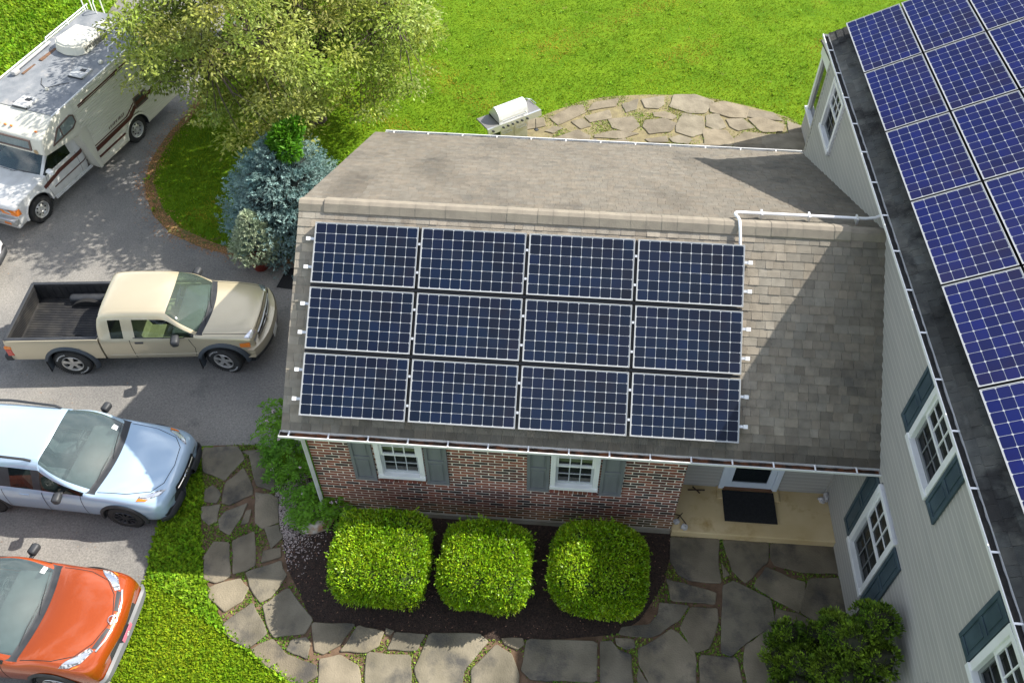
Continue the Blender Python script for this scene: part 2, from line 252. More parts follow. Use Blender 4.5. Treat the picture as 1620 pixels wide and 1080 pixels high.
sheet('driveway',DRIVE,.004,M['asphalt'],.1)
ED=smooth_poly(ISLAND,1)
sheet('path_soil',smooth_poly(PATHBASE,1),.012,M['soil'])
sheet('patio_soil',smooth_poly(PATIOBASE,1),.010,mat('patio_joint_soil',(.17,.14,.075),.95,(.24,.20,.10),5,bump=.6,bs=50))
sheet('mulch_bed',BED,.020,M['mulch'])
# mulch strip along the inner lawn island
ir=[(x+.19*(1 if i>3 else .2),y+(.19 if i<8 else .05)) for i,(x,y) in enumerate(ISLAND)]
sheet('island_soil_edge',ISLAND[:14]+ir[:14][::-1],.009,mat('bark_edge',(.24,.12,.05),.95,(.10,.12,.03),9,bump=.8,bs=50))
def jig(poly,amp,k=4):
    out=[];n=len(poly)
    for i in range(n):
        a=V((*poly[i],0));b=V((*poly[(i+1)%n],0)); L=(b-a).length; d=(b-a).normalized() if L>0 else V((1,0,0)); nn=V((-d.y,d.x,0))
        m=max(1,min(k,int(L/.12)))
        for j in range(m):
            t=j/m; p=a.lerp(b,t)+nn*amp*(mnoise.noise(V((p0*3.1 for p0 in (a.lerp(b,t)))))) if j else a.lerp(b,.06)
            out.append((p.x,p.y))
        e=b.lerp(a,.06); out.append((e.x,e.y))
    return out
def stones(polys,name,m,z,tones,grow=1.03):
    mb=MB()
    for i,p in enumerate(polys):
        t=random.choice(tones); q=random.uniform(.88,1.12); t=tuple(c*q for c in t)
        cx_=sum(q[0] for q in p)/len(p); cy_=sum(q[1] for q in p)/len(p); p=[(cx_+(x-cx_)*grow+(.0),cy_+(y-cy_)*grow) for x,y in p]
        mb.prism(jig(p,.03),0.0,z+random.uniform(-.006,.006),0,t,inset=.012)
    return struct(mb.build(name,m))
stones(PATH,'flagstone_path',M['stone'],.045,[(1,1,1),(1.03,1,.97),(.92,.92,.93),(1.06,1.03,.98),(.95,.91,.87)])
stones(PATIO,'flagstone_patio',M['stone2'],.04,[(1,1,1),(1.04,1,.96),(.9,.88,.87),(.97,.95,.92)],1.19)
# loose pale petals and chips on the mulch
def scatter_poly(poly,n,excl=()):
    xs=[p[0] for p in poly];ys=[p[1] for p in poly]
    x=RNG.uniform(min(xs),max(xs),n);y=RNG.uniform(min(ys),max(ys),n); k=in_poly(poly,x,y)
    for e in excl: k&=~in_poly(e,x,y)
    return x[k],y[k]
# ------------------------------------------------ materials of the houses
M['shing']=mat('weathered_shingles',(.30,.262,.205),.95,(.235,.205,.16),7,tone=True,bump=.5,bs=120,stain=((.13,.118,.10),.8,.55,.74))
M['shing_dark']=mat('algae_dark_shingles',(.060,.060,.055),.9,(.10,.10,.088),5,tone=True,bump=.5,bs=120,stain=((.02,.019,.018),1.5,.5,.62))
M['ridge']=mat('ridge_cap_shingles',(.27,.235,.18),.95,(.22,.19,.148),5,tone=True,bump=.4,bs=110)
M['brick']=mat('red_brick',(.27,.082,.042),.9,(.19,.056,.031),14,tone=True,bump=.5,bs=60)
M['mortar']=mat('lime_mortar',(.86,.78,.66),.95,(.74,.66,.54),8,bump=.4,bs=60)
M['white']=mat('white_paint',(.80,.80,.78),.45,(.72,.72,.69),2.5,bump=.02,bs=10)
M['whitedirty']=mat('weathered_white_metal',(.80,.80,.77),.4,(.62,.61,.56),4,contrast=(.45,.8))
M['siding']=mat('grey_vinyl_siding',(.375,.355,.315),.6,(.34,.325,.29),1.2,bump=.06,bs=80,stretch=(1,1,6),tone=True)
M['shutter']=mat('blue_grey_shutter',(.19,.20,.20),.55,(.145,.152,.155),4,stretch=(1,1,.4),bump=.05)
M['shutterdk']=mat('dusty_teal_shutter',(.035,.06,.075),.5,(.06,.095,.115),3,bump=.08)
M['debris']=mat('gutter_leaf_debris',(.035,.022,.014),.95,(.16,.06,.025),7,contrast=(.42,.6),bump=1,bs=70)
M['debrisdk']=mat('wet_gutter_silt',(.012,.011,.010),.8,(.03,.027,.024),9,bump=.6,bs=70)
M['winglass']=glass_mat('window_glass',(.012,.016,.018),.05)
M['screen']=mat('insect_screen',(.045,.05,.055),.7)
M['curtain']=mat('pale_curtain',(.55,.56,.36),.9,(.4,.42,.25),5)
M['dark']=mat('dark_void',(.008,.008,.008),.8)
M['rubber']=mat('black_rubber_mat',(.008,.008,.008),.9,(.016,.016,.016),30,bump=.3,bs=200)
M['alu']=mat('anodised_aluminium',(.75,.75,.74),.35,metal=.6)
M['alubright']=mat('bright_aluminium',(.85,.85,.84),.4)
# ------------------------------------------------ roofs of overlapping shingles
def shingles(name,o,u,s,width,length,m,parent,course=.132,seed=1,skip=None,tonef=None,tab=(.11,.23),var=.10):
    rnd=random.Random(seed); o=V(o);u=V(u).normalized();s=V(s).normalized();n=u.cross(s).normalized()
    if n.z<0: n=-n
    mb=MB(); k=0; y=-.02
    while y<length:
        y1=min(y+course,length); x=-rnd.random()*.15
        while x<width:
            x1=x+rnd.uniform(*tab); a=max(x,0);b=min(x1,width); x=x1
            if b-a<.004: continue
            if skip and skip((a+b)/2,(y+y1)/2): continue
            h=.011+rnd.choice((0,0,.006)); g=rnd.gauss(1,var); g=max(.7,min(1.25,g)); wm=rnd.uniform(-.03,.03)
            t=(g*(1+wm),g,g*(1-wm))
            if tonef: q=tonef((a+b)/2,(y+y1)/2); t=tuple(c*q for c in t)
            g0=.0015
            P=lambda X,Y,H:o+u*X+s*Y+n*H
            A,B_,C,D=P(a+g0,y,h),P(b-g0,y,h),P(b-g0,y1+.004,.004),P(a+g0,y1+.004,.004)
            A0,B0=P(a+g0,y,-.002),P(b-g0,y,-.002)
            mb.add([A,B_,C,D,A0,B0],[(0,1,2,3),(4,5,1,0),(4,0,3),(5,2,1)],0,t)
        y=y1;k+=1
    return mb.build(name,m,parent,fix=False)
def box_dir(mb,o,a,b,c,mi=0,tone=1.0):
    o=V(o);a=V(a);b=V(b);c=V(c); P=[o,o+a,o+a+b,o+b,o+c,o+a+c,o+a+b+c,o+b+c]
    return mb.add([tuple(p) for p in P],[(0,3,2,1),(4,5,6,7),(0,1,5,4),(1,2,6,5),(2,3,7,6),(3,0,4,7)],mi,tone)
# ================= brick wing
XL,XR=-.29,8.83
EY,EZ=-.12,2.70; RY,RZ=2.602,4.97; BY,BZ=7.384,2.69
WING=empty('brick_wing',(0,0,0),0,'single-storey red brick wing with a brown shingle roof and porch, joined to the grey house','house')
pf=math.atan2(RZ-EZ,RY-EY); pb=math.atan2(RZ-BZ,BY-RY)
sf=V((0,math.cos(pf),math.sin(pf))); sb=V((0,-math.cos(pb),math.sin(pb)))
Lf=math.hypot(RY-EY,RZ-EZ); Lb=math.hypot(BY-RY,BZ-RZ)
roof=MB()
nf=V((0,-math.sin(pf),math.cos(pf))); nb_=V((0,math.sin(pb),math.cos(pb)))
box_dir(roof,V((XL+.01,EY,EZ))-nf*.03,(XR-XL-.02,0,0),sf*(Lf-.005),-nf*.06)
box_dir(roof,V((XL+.01,BY,BZ))-nb_*.03,(XR-XL-.02,0,0),sb*(Lb-.005),-nb_*.06)
roof=roof.build('roof',M['white'],WING)
def algae_and_shade(X,Y):
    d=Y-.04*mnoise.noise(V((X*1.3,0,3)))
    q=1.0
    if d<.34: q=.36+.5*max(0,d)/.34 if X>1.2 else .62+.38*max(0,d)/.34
    return q*(1.12-.48*min(1,max(0,(X-6.4)/2.2)))  # right end toned darker: the tall house's shade painted into the shingles
shingles('front_shingles',V((XL,EY,EZ)),(1,0,0),sf,XR-XL-.005,Lf,M['shing'],roof,seed=3,tonef=algae_and_shade)
shingles('rear_shingles',V((XL,BY,BZ)),(1,0,0),sb,XR-XL-.005,Lb,M['shing'],roof,seed=4,var=.05,tab=(.10,.20),course=.125,tonef=lambda X,Y:.60*(1+.10*mnoise.noise(V((X*.6,Y*.5,1)))-.75*max(0,mnoise.noise(V((X*.9+4,Y*.45,5)))-.18)))
# ridge vent with overlapping caps
rc=MB(); x=XL; rr=random.Random(5)
def ridge_cap(x0,x1,lift,hw,tone):
    yf=RY-hw*math.cos(pf);zf=RZ-hw*math.sin(pf); yb=RY+hw*math.cos(pb);zb=RZ-hw*math.sin(pb)
    l=lift
    pts=[(yf,zf+.01),(yf,zf+l),(RY-.06,RZ+l-.015),(RY+.0,RZ+l+.012),(RY+.06,RZ+l-.005),(yb,zb+l),(yb,zb+.01)]
    vs=[(x0,y,z+.0028) for y,z in pts]+[(x1,y,z-.001) for y,z in pts]; n=len(pts)
    rc.add(vs,[(i,i+1,n+i+1,n+i) for i in range(n-1)]+[tuple(range(n)),tuple(range(2*n-1,n-1,-1))],0,tone)
for a in np.arange(XL,.12,.2): ridge_cap(a,min(a+.2,.12),.018,.17,rr.uniform(.9,1.1))
x=.12
while x<8.12:
    ridge_cap(x,x+.245,.040+rr.uniform(-.002,.002),.185,rr.uniform(.97,1.04)); x+=.24
for a in np.arange(8.13,8.82,.2): ridge_cap(a,min(a+.2,8.82),.018,.17,rr.uniform(.8,.95))
rc.build('ridge_vent',M['ridge'],roof)
# rake boards on the left gable
rk=MB()
box_dir(rk,V((XL+.015,EY+.02,EZ-.05))-nf*.03,(.03,0,0),sf*(Lf-.06),-nf*.15)
box_dir(rk,V((XL+.015,BY-.02,BZ-.05))-nb_*.03,(.03,0,0),sb*(Lb-.06),-nb_*.15)
rk.build('rake_board',M['whitedirty'],WING)
# brick skin laid brick by brick over mortar
BX1=6.026
wins=[(1.067,1.846),(3.893,4.673)]; WZ0,WZ1=1.31,2.50
def bricks(mb,o,u,n,width,z0,z1,holes,seed):
    rnd=random.Random(seed); o=V(o);u=V(u);n=V(n); ch=.0800; bw=.212; k=0; z=z0
    while z+.06<z1:
        x=-(.105 if k%2 else 0)
        while x<width:
            a=max(x,0);b=min(x+bw,width); x+=bw+.019
            if b-a<.02: continue
            segs=[(a,b)]
            for hx0,hx1,hz0,hz1 in holes:
                if z+.06>hz0 and z<hz1:
                    ns=[]
                    for p,q in segs:
                        if q<=hx0 or p>=hx1: ns.append((p,q))
                        else:
                            if p<hx0-.02: ns.append((p,hx0))
                            if q>hx1+.02: ns.append((hx1,q))
                    segs=ns
            for p,q in segs:
                c=rnd.random()
                if c<.22: t=(.16,.30,.42)
                elif c<.42: t=(.48,.5,.6)
                elif c<.60: t=(1.15,1.2,1.15)
                else: t=(1,1,1)
                g=rnd.uniform(.8,1.15)*(1 if z>z0+.28 else 1.0)
                if z<z0+.30: t=(t[0]*.8+.3,t[1]*.9+.75,t[2]*.9+.4)
                t=tuple(v*g for v in t); d=.0035+rnd.uniform(0,.003)
                A=o+u*p+V((0,0,z));B_=o+u*q+V((0,0,z)); h=V((0,0,.0555))
                mb.add([A-n*.002,B_-n*.002,B_+h-n*.002,A+h-n*.002,A+n*d,B_+n*d,B_+h+n*d,A+h+n*d],[(4,5,6,7),(0,1,5,4),(1,2,6,5),(2,3,7,6),(3,0,4,7)],0,t)
        z+=ch;k+=1
W=MB()
# core walls, porch recess and gable masonry
for x0,x1 in ((0,wins[0][0]+.08),(wins[0][1]-.08,wins[1][0]+.08),(wins[1][1]-.08,BX1)): W.box(x0,x1,.0,.15,.1,2.62)
for a,b in wins: W.box(a+.08,b-.08,.0,.15,.1,WZ0+.08); W.box(a+.08,b-.08,.0,.15,WZ1-.06,2.62)
W.box(0,.15,.152,7.1,.1,2.62); W.box(.152,8.8,6.95,7.1,.1,2.62); W.box(BX1-.15,BX1,.152,.83,.1,2.62)
W.add([(0,.02,2.622),(0,7.1,2.622),(0,RY,RZ-.14),(.15,.02,2.622),(.15,7.1,2.622),(.15,RY,RZ-.14)],[(0,1,2),(5,4,3),(0,2,5,3),(1,4,5,2)])
wall=W.build('wall',M['mortar'],WING)
b=MB()
holes=[(a+.004,c-.004,WZ0-.145,WZ1+.02) for a,c in wins]
bricks(b,(0,0,0),(1,0,0),(0,-1,0),BX1,.16,2.56,holes,11)
bricks(b,(0,7.1,0),(0,-1,0),(-1,0,0),7.1,.16,2.56,[],12)
bricks(b,(BX1,0,0),(0,1,0),(1,0,0),.83,.22,2.56,[],13)
b.build('brickwork',M['brick'],wall,fix=False)
rnd=random.Random(3)
for a,c in wins:
    s=MB(); n=10; wd=(c-a)/n
    for i in range(n):
        g=rnd.uniform(.45,1.05); s.bevbox(a+i*wd+.005,a+(i+1)*wd-.005,-.045,-.001,WZ0-.135,WZ0-.012,.005,0,(g,g*rnd.uniform(.8,1.15),g))
    s.build('brick_sill',M['brick'],wall)
MB().box(-.02,BX1-.01,-.035,.0,-.05,.145).build('footing',M['foot'],WING)
def dh_window(name,parent,W_,z0,z1,sill=True,top='curtain',frame=.085,dark=False):
    """double hung window in local x (width, 0..W_) z, facing -y; returns empty-less frame object with child sashes"""
    f=MB(); d=-.045
    f.bevbox(0,frame,d,.05,z0,z1,.006); f.bevbox(W_-frame,W_,d,.05,z0,z1,.006)
    f.bevbox(frame-.001,W_-frame+.001,d+.004,.05,z1-frame*.9,z1,.006); f.bevbox(-.006,W_+.006,d-.02,.05,z0-.002,z0+frame,.008)
    i=.02
    fr=f.build('window',M['white'],parent)
    x0,x1=frame,W_-frame; zb,zt=z0+frame,z1-frame*.9; zm=zb+(zt-zb)*.53
    u=MB(); r=.04   # upper sash
    u.box(x0,x0+r,-.012,.02,zm,zt); u.box(x1-r,x1,-.012,.02,zm,zt); u.box(x0+r,x1-r,-.012,.02,zt-r,zt-.001); u.box(x0+r,x1-r,-.014,.02,zm-.001,zm+r*1.1)
    for k in (1,2): xx=x0+r+(x1-x0-2*r)*k/3; u.box(xx-.009,xx+.009,-.006,.012,zm+r*1.1,zt-r)
    zz=(zm+zt)/2+.01; u.box(x0+r,x1-r,-.004,.010,zz-.009,zz+.009)
    u.build('upper_sash',M['white'],fr)
    l=MB(); q=M['whitedirty']
    l.box(x0,x0+r,.022,.045,zb,zm); l.box(x1-r,x1,.022,.045,zb,zm); l.box(x0+r,x1-r,.022,.045,zb,zb+r*1.6)
    for k in (1,2): xx=x0+r+(x1-x0-2*r)*k/3; l.box(xx-.008,xx+.008,.024,.035,zb+r*1.6,zm)
    zz=(zb+zm)/2+.02; l.box(x0+r,x1-r,.0235,.0345,zz-.008,zz+.008)
    l.build('lower_sash',M['shutter'] if dark else mat('screened_sash',(.45,.47,.48),.6),fr)
    g=MB(); g.quad((x0+.01,.016,zm),(x1-.01,.016,zm),(x1-.01,.016,zt),(x0+.01,.016,zt),0); g.quad((x0+.01,.040,zb),(x1-.01,.040,zb),(x1-.01,.040,zm),(x0+.01,.040,zm),0)
    g.build('pane',M['winglass2'] ,fr)
    c=MB(); c.quad((x0,.12,zm-.05),(x1,.12,zm-.05),(x1,.12,zt),(x0,.12,zt),1 if dark else 0)
    c.quad((x0,.14,zb),(x1,.14,zb),(x1,.14,zm-.05),(x0,.14,zm-.05),1)
    c.build('curtain',[M['curtain'],mat('dim_room',(.07,.068,.065),.9,(.03,.03,.03),5)],fr)
    return fr
M['winglass2']=glass_mat('clear_window_glass',(.01,.012,.013),.03,clear=.72,tint=(.85,.9,.88))
def place(o,loc,rz=0): o.location=loc; o.rotation_euler=(0,0,rz); return o
for a,c in wins:
    fr=dh_window('window',WING,c-a,WZ0,WZ1+.02); fr.location=(a,-.002,0)
def shutter(parent,W_,z0,z1,m,loc,rz=0):
    s=MB(); t=.03; r=.055
    s.box(0,W_,-.012,-.001,z0+.01,z1-.01)
    s.bevbox(0,r,-t,-.013,z0,z1,.004); s.bevbox(W_-r,W_,-t,-.013,z0,z1,.004)
    zm=z0+(z1-z0)*.52
    for a,b_ in ((z0,z0+.09),(zm-.04,zm+.04),(z1-.08,z1)): s.bevbox(r+.001,W_-r-.001,-t+.002,-.013,a,b_,.004)
    for a,b_ in ((z0+.125,zm-.075),(zm+.075,z1-.115)): s.bevbox(r+.03,W_-r-.03,-t+.008,-.011,a,b_,.006)
    o=s.build('shutter',m,parent); o.location=loc; o.rotation_euler=(0,0,rz); return o
for x in (.665,1.868,3.515,4.70): shutter(WING,.365,1.19,2.52,M['shutter'],(x,-.018,0))
# porch: recessed sided wall, door, slab step, ceiling
pw=MB()
def laps(mb,o,u,n,width,z0,z1,holes=(),lap=.105,mi=0):
    o=V(o);u=V(u);n=V(n); z=z0
    while z<z1-.001:
        zt=min(z+lap,z1); segs=[(0,width)]
        for hx0,hx1,hz0,hz1 in holes:
            if zt>hz0+.01 and z<hz1-.01:
                ns=[]
                for p,q in segs:
                    if q<=hx0 or p>=hx1: ns.append((p,q))
                    else:
                        if p<hx0: ns.append((p,hx0))
                        if q>hx1: ns.append((hx1,q))
                segs=ns
        for p,q in segs:
            A=o+u*p;B_=o+u*q; Z=lambda P,h,k:P+V((0,0,h))+n*k
            mid=(z+zt)/2
            mb.add([Z(A,z,.0),Z(B_,z,.0),Z(B_,z,.022),Z(A,z,.022)],[(0,1,2,3)],mi,.35); mb.add([Z(A,z,.022),Z(B_,z,.022),Z(B_,z+.014,.019),Z(A,z+.014,.019)],[(0,1,2,3)],mi,1.25); mb.add([Z(A,z+.014,.019),Z(B_,z+.014,.019),Z(B_,zt,.001),Z(A,zt,.001)],[(0,1,2,3)],mi,1.0)  # shade under each lap and highlight on its lip are painted as tone
        z=zt
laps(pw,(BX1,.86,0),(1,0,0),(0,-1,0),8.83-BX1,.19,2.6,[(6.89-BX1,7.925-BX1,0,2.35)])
pw.box(BX1,8.81,.88,1.0,.12,2.6)
pw.build('porch_wall',M['siding'],WING,fix=False)
ce=MB(); ce.box(BX1-.001,8.81,.16,.86,2.60,2.63); ce.box(-.28,8.81,-.10,.15,2.56,2.60); ce.build('soffit',M['white'],WING)
MB().bevbox(-.28,8.81,-.13,-.105,2.50,2.69,.004).build('fascia',M['whitedirty'],WING)
dr=MB(); fw=.10
dr.bevbox(6.89,6.99,.80,.88,.22,2.35,.008); dr.bevbox(7.825,7.925,.80,.88,.22,2.35,.008); dr.box(6.99,7.825,.80,.88,2.25,2.35)
dr.bevbox(6.992,7.10,.825,.865,.24,2.25,.006);dr.bevbox(7.715,7.823,.825,.865,.24,2.25,.006); dr.box(7.10,7.715,.826,.864,.24,.42); dr.box(7.10,7.715,.826,.864,2.13,2.25)
door=dr.build('door',mat('door_white',(.70,.76,.82),.4),WING)
MB().quad((7.10,.842,.42),(7.715,.842,.42),(7.715,.842,2.13),(7.10,.842,2.13)).build('pane',M['winglass'],door)
MB().box(6.97,7.84,.775,.86,.235,.262).build('threshold',mat('brown_threshold',(.16,.07,.03),.6),door)
hd=MB(); hd.tube([(7.76,.79,1.15),(7.76,.80,1.15),(7.76,.825,1.15)],[.02,.012,.012]); hd.tube([(7.76,.79,1.10),(7.76,.785,1.28)],.009); hd.build('handle',mat('brass',(.5,.38,.15),.3,metal=1),door)
sp=MB(); sp.bevbox(BX1+.002,8.825,-.075,.858,-.05,.205,.018); sp.bevbox(6.86,7.96,.60,.857,.203,.232,.008)
sp.build('porch_slab',M['concrete'],WING)
cs=MB(); cs.bevbox(8.77,8.828,.80,.858,.205,2.6,.004); cs.build('corner_post',M['siding'],WING)
# gutters
def gutter(parent,P0,P1,out,dm,n_h,name='gutter',w=.115,h=.09,seed=1,lip=.014,gaps=0):
    P0=V(P0);P1=V(P1);out=V(out); d=(P1-P0); L=d.length; d.normalize()
    g=MB(); zz=V((0,0,1))
    prof=[(0,.0),(0,-h),(w*.6,-h),(w*.98,-h*.45),(w,-.012),(w,.008),(w-lip,.008),(w-lip,-.012),(w*.95-lip*.6,-h*.45),(w*.57,-h+.008),(.004,-h+.008),(.004,.0)]
    vs=[tuple(P0+out*a+zz*b) for a,b in prof]+[tuple(P1+out*a+zz*b) for a,b in prof]; n=len(prof)
    g.add(vs,[(i,(i+1)%n,n+(i+1)%n,n+i) for i in range(n)])
    g.add([tuple(P0+out*a+zz*b) for a,b in prof[:6]],[tuple(range(6))]); g.add([tuple(P1+out*a+zz*b) for a,b in prof[:6]],[tuple(range(6))])
    go=g.build(name,M['white'],parent)
    # debris bed
    rn=random.Random(seed); db=MB(); k=max(2,int(L/.12)); row=[]
    for i in range(k+1):
        q=P0+d*(L*i/k)
        row.append([tuple(q+out*a+zz*(-.045+rn.uniform(-.012,.015))) for a in (.006,w*.5,w-lip-.004)])
    vs=[p for r_ in row for p in r_]; db.add(vs,[(3*i+j,3*i+j+1,3*i+4+j,3*i+3+j) for i in range(k) for j in (0,1)])
    db.build('leaf_debris',dm,go,fix=False)
    for i in range(n_h):
        q=P0+d*(L*(i+.25)/n_h)
        hb=MB(); box_dir(hb,q-d*.011-zz*.002,d*.022,out*(w-.005),zz*.010); box_dir(hb,q-d*.013-out*.02-zz*.004,d*.026,out*.03,zz*.022); hb.build('gutter_hanger',M['alubright'],go)
    return go
gutter(WING,(XL-.02,EY-.012,EZ-.03),(8.93,EY-.012,EZ-.03),(0,-1,0),M['debris'],15,seed=2)
gb=gutter(WING,(XL+.22,BY+.01,BZ-.02),(XR+.0,BY+.01,BZ-.02),(0,1,0),M['debrisdk'],12,seed=3)
ds=MB(); ds.tube([(-.03,-.16,2.60),(-.03,-.14,2.50),(-.03,-.075,2.40),(-.03,-.072,.34),(-.05,-.11,.22),(-.16,-.25,.14)],.046,4,ry=.036)
ds.bevbox(-.09,.03,-.20,-.12,2.53,2.60,.01)
ds.build('downspout',M['whitedirty'],WING,smooth=30)
# ================= grey two-storey house
HX=8.832; HE=(8.70,5.47)  # eave edge x,z
HR=(13.45,7.95); HY0,HY1=-9.0,7.52
HOUSE=empty('grey_house',(HX,0,0),0,'two-storey house with grey vinyl siding, dark shutters and a solar covered roof','house')
def hloc(o): o.location=(-HX,0,0); return o
Hh=MB()
hw=[(-1.323,-.352,3.885,5.05),(-4.33,-3.362,3.80,5.05),(-1.313,-.352,.875,2.62),(5.884,6.787,3.84,5.0),(-4.9,-3.92,.875,2.62)]
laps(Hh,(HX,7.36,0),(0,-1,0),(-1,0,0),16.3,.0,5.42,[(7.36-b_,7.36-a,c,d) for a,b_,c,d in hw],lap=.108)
Hh.box(HX+.02,HX+.2,-8.9,7.35,.0,.2)
gw=Hh.build('wall',M['siding'],HOUSE,fix=False); hloc(gw)
core=MB(); core.box(HX+.25,17.7,-8.9,7.34,0,5.40); core.add([(HX+.25,7.34,5.402),(17.7,7.34,5.402),(HR[0],7.34,HR[1]-.15),(HX+.25,7.2,5.402),(17.7,7.2,5.402),(HR[0],7.2,HR[1]-.15)],[(0,1,2),(5,4,3),(0,2,5,3),(1,4,5,2)])
core.box(HX+.02,HX+.249,7.2,7.34,0,5.4)
hloc(core.build('rear_walls',M['siding'],HOUSE))
cp=MB(); cp.bevbox(HX-.022,HX+.07,7.29,7.372,.05,5.35,.004); hloc(cp.build('corner_trim',M['siding'],HOUSE))
ph=math.atan2(HR[1]-HE[1],HR[0]-HE[0]); sh=V((math.cos(ph),0,math.sin(ph))); nh=V((-math.sin(ph),0,math.cos(ph))); Lh=math.hypot(HR[1]-HE[1],HR[0]-HE[0])
rd=MB(); box_dir(rd,V((HE[0],HY0,HE[1]))-nh*.03,(0,HY1-HY0,0),sh*Lh,-nh*.08)
sh2=V((-math.cos(ph),0,math.sin(ph))); nh2=V((math.sin(ph),0,math.cos(ph)))
x2=2*HR[0]-HE[0]; box_dir(rd,V((x2,HY0,HE[1]))-nh2*.03,(0,HY1-HY0,0),sh2*Lh,-nh2*.08)
hr=hloc(rd.build('roof',M['white'],HOUSE))
def htone(X,Y):
    q=.85+1.1*mnoise.noise(V((X*.5,Y*2.2,9))); return max(.3,min(2.0,q+ (.5 if .33<Y<.62 and mnoise.noise(V((X*.35,1,0)))>-.15 else 0)))
shingles('dark_shingles',V((HE[0],HY0,HE[1])),(0,1,0),sh,HY1-HY0,Lh,M['shing_dark'],hr,seed=8,tonef=htone)
shingles('far_shingles',V((x2,HY0,HE[1])),(0,1,0),sh2,HY1-HY0,Lh,M['shing_dark'],hr,course=.5,tab=(.9,1.1),seed=9)
so_=MB(); so_.box(HE[0]+.02,HX,HY0,HY1-.02,HE[1]-.13,HE[1]-.10); so_.box(HE[0]-.002,HE[0]+.018,HY0,HY1,HE[1]-.19,HE[1]-.035)
hloc(so_.build('soffit',M['whitedirty'],HOUSE))
hg=gutter(HOUSE,(HE[0]-.005,HY0,HE[1]-.025),(HE[0]-.005,HY1,HE[1]-.025),(-1,0,0),M['debrisdk'],22,seed=4); hloc(hg)
fl=MB(); box_dir(fl,(HE[0]-.002,HY0,HE[1]-.012),(0,HY1-HY0,0),sh*.022,nh*.006); hloc(fl.build('drip_edge',M['alubright'],HOUSE))
def hwin(y0,y1,z0,z1,shl=True,shr=True):
    """window on the wall that faces -x, between y0<y1"""
    fr=dh_window('window',HOUSE,y1-y0,z0,z1,frame=.095,dark=True)
    fr.location=(-.012,y1,0); fr.rotation_euler=(0,0,-PI/2)
    if shl: shutter(HOUSE,.335,z0+.01,z1-.02,M['shutterdk'],(-.022,y1+.355,0),-PI/2)
    if shr: shutter(HOUSE,.335,z0+.01,z1-.02,M['shutterdk'],(-.022,y0-.02,0),-PI/2)
hwin(-1.323,-.352,3.885,5.10); hwin(-4.33,-3.362,3.80,5.02); hwin(-1.313,-.352,.875,2.62); hwin(5.884,6.787,3.84,5.0,False,False); hwin(-4.47,-3.50,.875,2.62)
# rear sunroom
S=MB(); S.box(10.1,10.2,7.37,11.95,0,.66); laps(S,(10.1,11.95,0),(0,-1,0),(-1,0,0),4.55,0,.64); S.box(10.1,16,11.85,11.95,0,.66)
hloc(S.build('sunroom_wall',M['siding'],HOUSE,fix=False))
S=MB(); S.bevbox(10.03,10.22,7.38,11.99,.662,.72,.006); S.bevbox(10.09,10.2,11.83,11.96,.72,2.30,.006); S.bevbox(10.09,10.2,9.6,9.7,.72,2.30,.006); S.bevbox(10.06,10.22,7.38,11.99,2.30,2.62,.006); S.box(10.221,16,11.83,11.95,2.3,2.6)
hloc(S.build('sunroom_frame',M['white'],HOUSE))
S=MB(); S.quad((10.15,7.4,.72),(10.15,11.83,.72),(10.15,11.83,2.3),(10.15,7.4,2.3)); S.quad((10.2,11.9,.66),(16,11.9,.66),(16,11.9,2.3),(10.2,11.9,2.3)); hloc(S.build('sunroom_screen',M['winglass'],HOUSE))
S=MB(); S.add([(10.0,7.37,3.2),(16.1,7.37,3.2),(16.1,12.05,2.65),(10.0,12.05,2.65),(10.0,7.37,3.1),(16.1,7.37,3.1),(16.1,12.05,2.60),(10.0,12.05,2.60)],[(0,1,2,3),(7,6,5,4),(0,3,7,4),(2,1,5,6),(3,2,6,7)]); hloc(S.build('sunroom_roof',M['shing_dark'],HOUSE))
# ================= solar panels
PW,PH=1.6366,.9592
M['gapblack']=mat('skirt_and_gap_shade',(.012,.012,.013),.6)
M['cell']=mat('silicon_cells',(.006,.013,.036),.3,(.008,.011,.027),.9,coat=.04,spec=.22,tone=True,contrast=(.4,.6))
M['cell2']=mat('blue_silicon_cells',(.004,.009,.092),.3,(.008,.009,.064),.9,coat=.04,spec=.22,tone=True,contrast=(.4,.6))
M['back']=mat('white_backsheet',(.46,.47,.47),.4,coat=.1)
M['pframe']=mat('silver_panel_frame',(.46,.46,.45),.45,metal=.3)
def panel_meshes(cm,seed,dirt=False):
    fr=MB(); t=.010; h=.04; e=.007
    for a in ((e,PW-e,e,e+t),(e,PW-e,PH-t-e,PH-e),(e,e+t,t+e,PH-t-e),(PW-t-e,PW-e,t+e,PH-t-e)): fr.box(a[0],a[1],a[2],a[3],h-.004,h,0)
    e+=.001
    for a in ((e,PW-e,e,e+t),(e,PW-e,PH-t-e,PH-e),(e,e+t,t+e,PH-t-e),(PW-t-e,PW-e,t+e,PH-t-e)): fr.box(a[0],a[1],a[2],a[3],-.068,h-.0042,1)  # black skirt, deepened so the gaps between panels go dark
    g=MB(); g.quad((t,t,h-.006),(PW-t,t,h-.006),(PW-t,PH-t,h-.006),(t,PH-t,h-.006),0)
    rn=random.Random(seed); m=.026; cw=(PW-2*m)/10; ch=(PH-2*m)/6; gp=.0028; c=.012
    for i in range(10):
        for j in range(6):
            x0=m+i*cw+gp;x1=m+(i+1)*cw-gp;y0=m+j*ch+gp;y1=m+(j+1)*ch-gp; z=h-.0045; q=rn.uniform(.8,1.2); r_=rn.random()
            tn=(q*(1+.6*max(0,r_-.6)),q,q*(1-.25*r_))
            g.add([(x0+c,y0,z),(x1-c,y0,z),(x1,y0+c,z),(x1,y1-c,z),(x1-c,y1,z),(x0+c,y1,z),(x0,y1-c,z),(x0,y0+c,z)],[tuple(range(8))],1,tn)
    return fr,g
ARR=[]
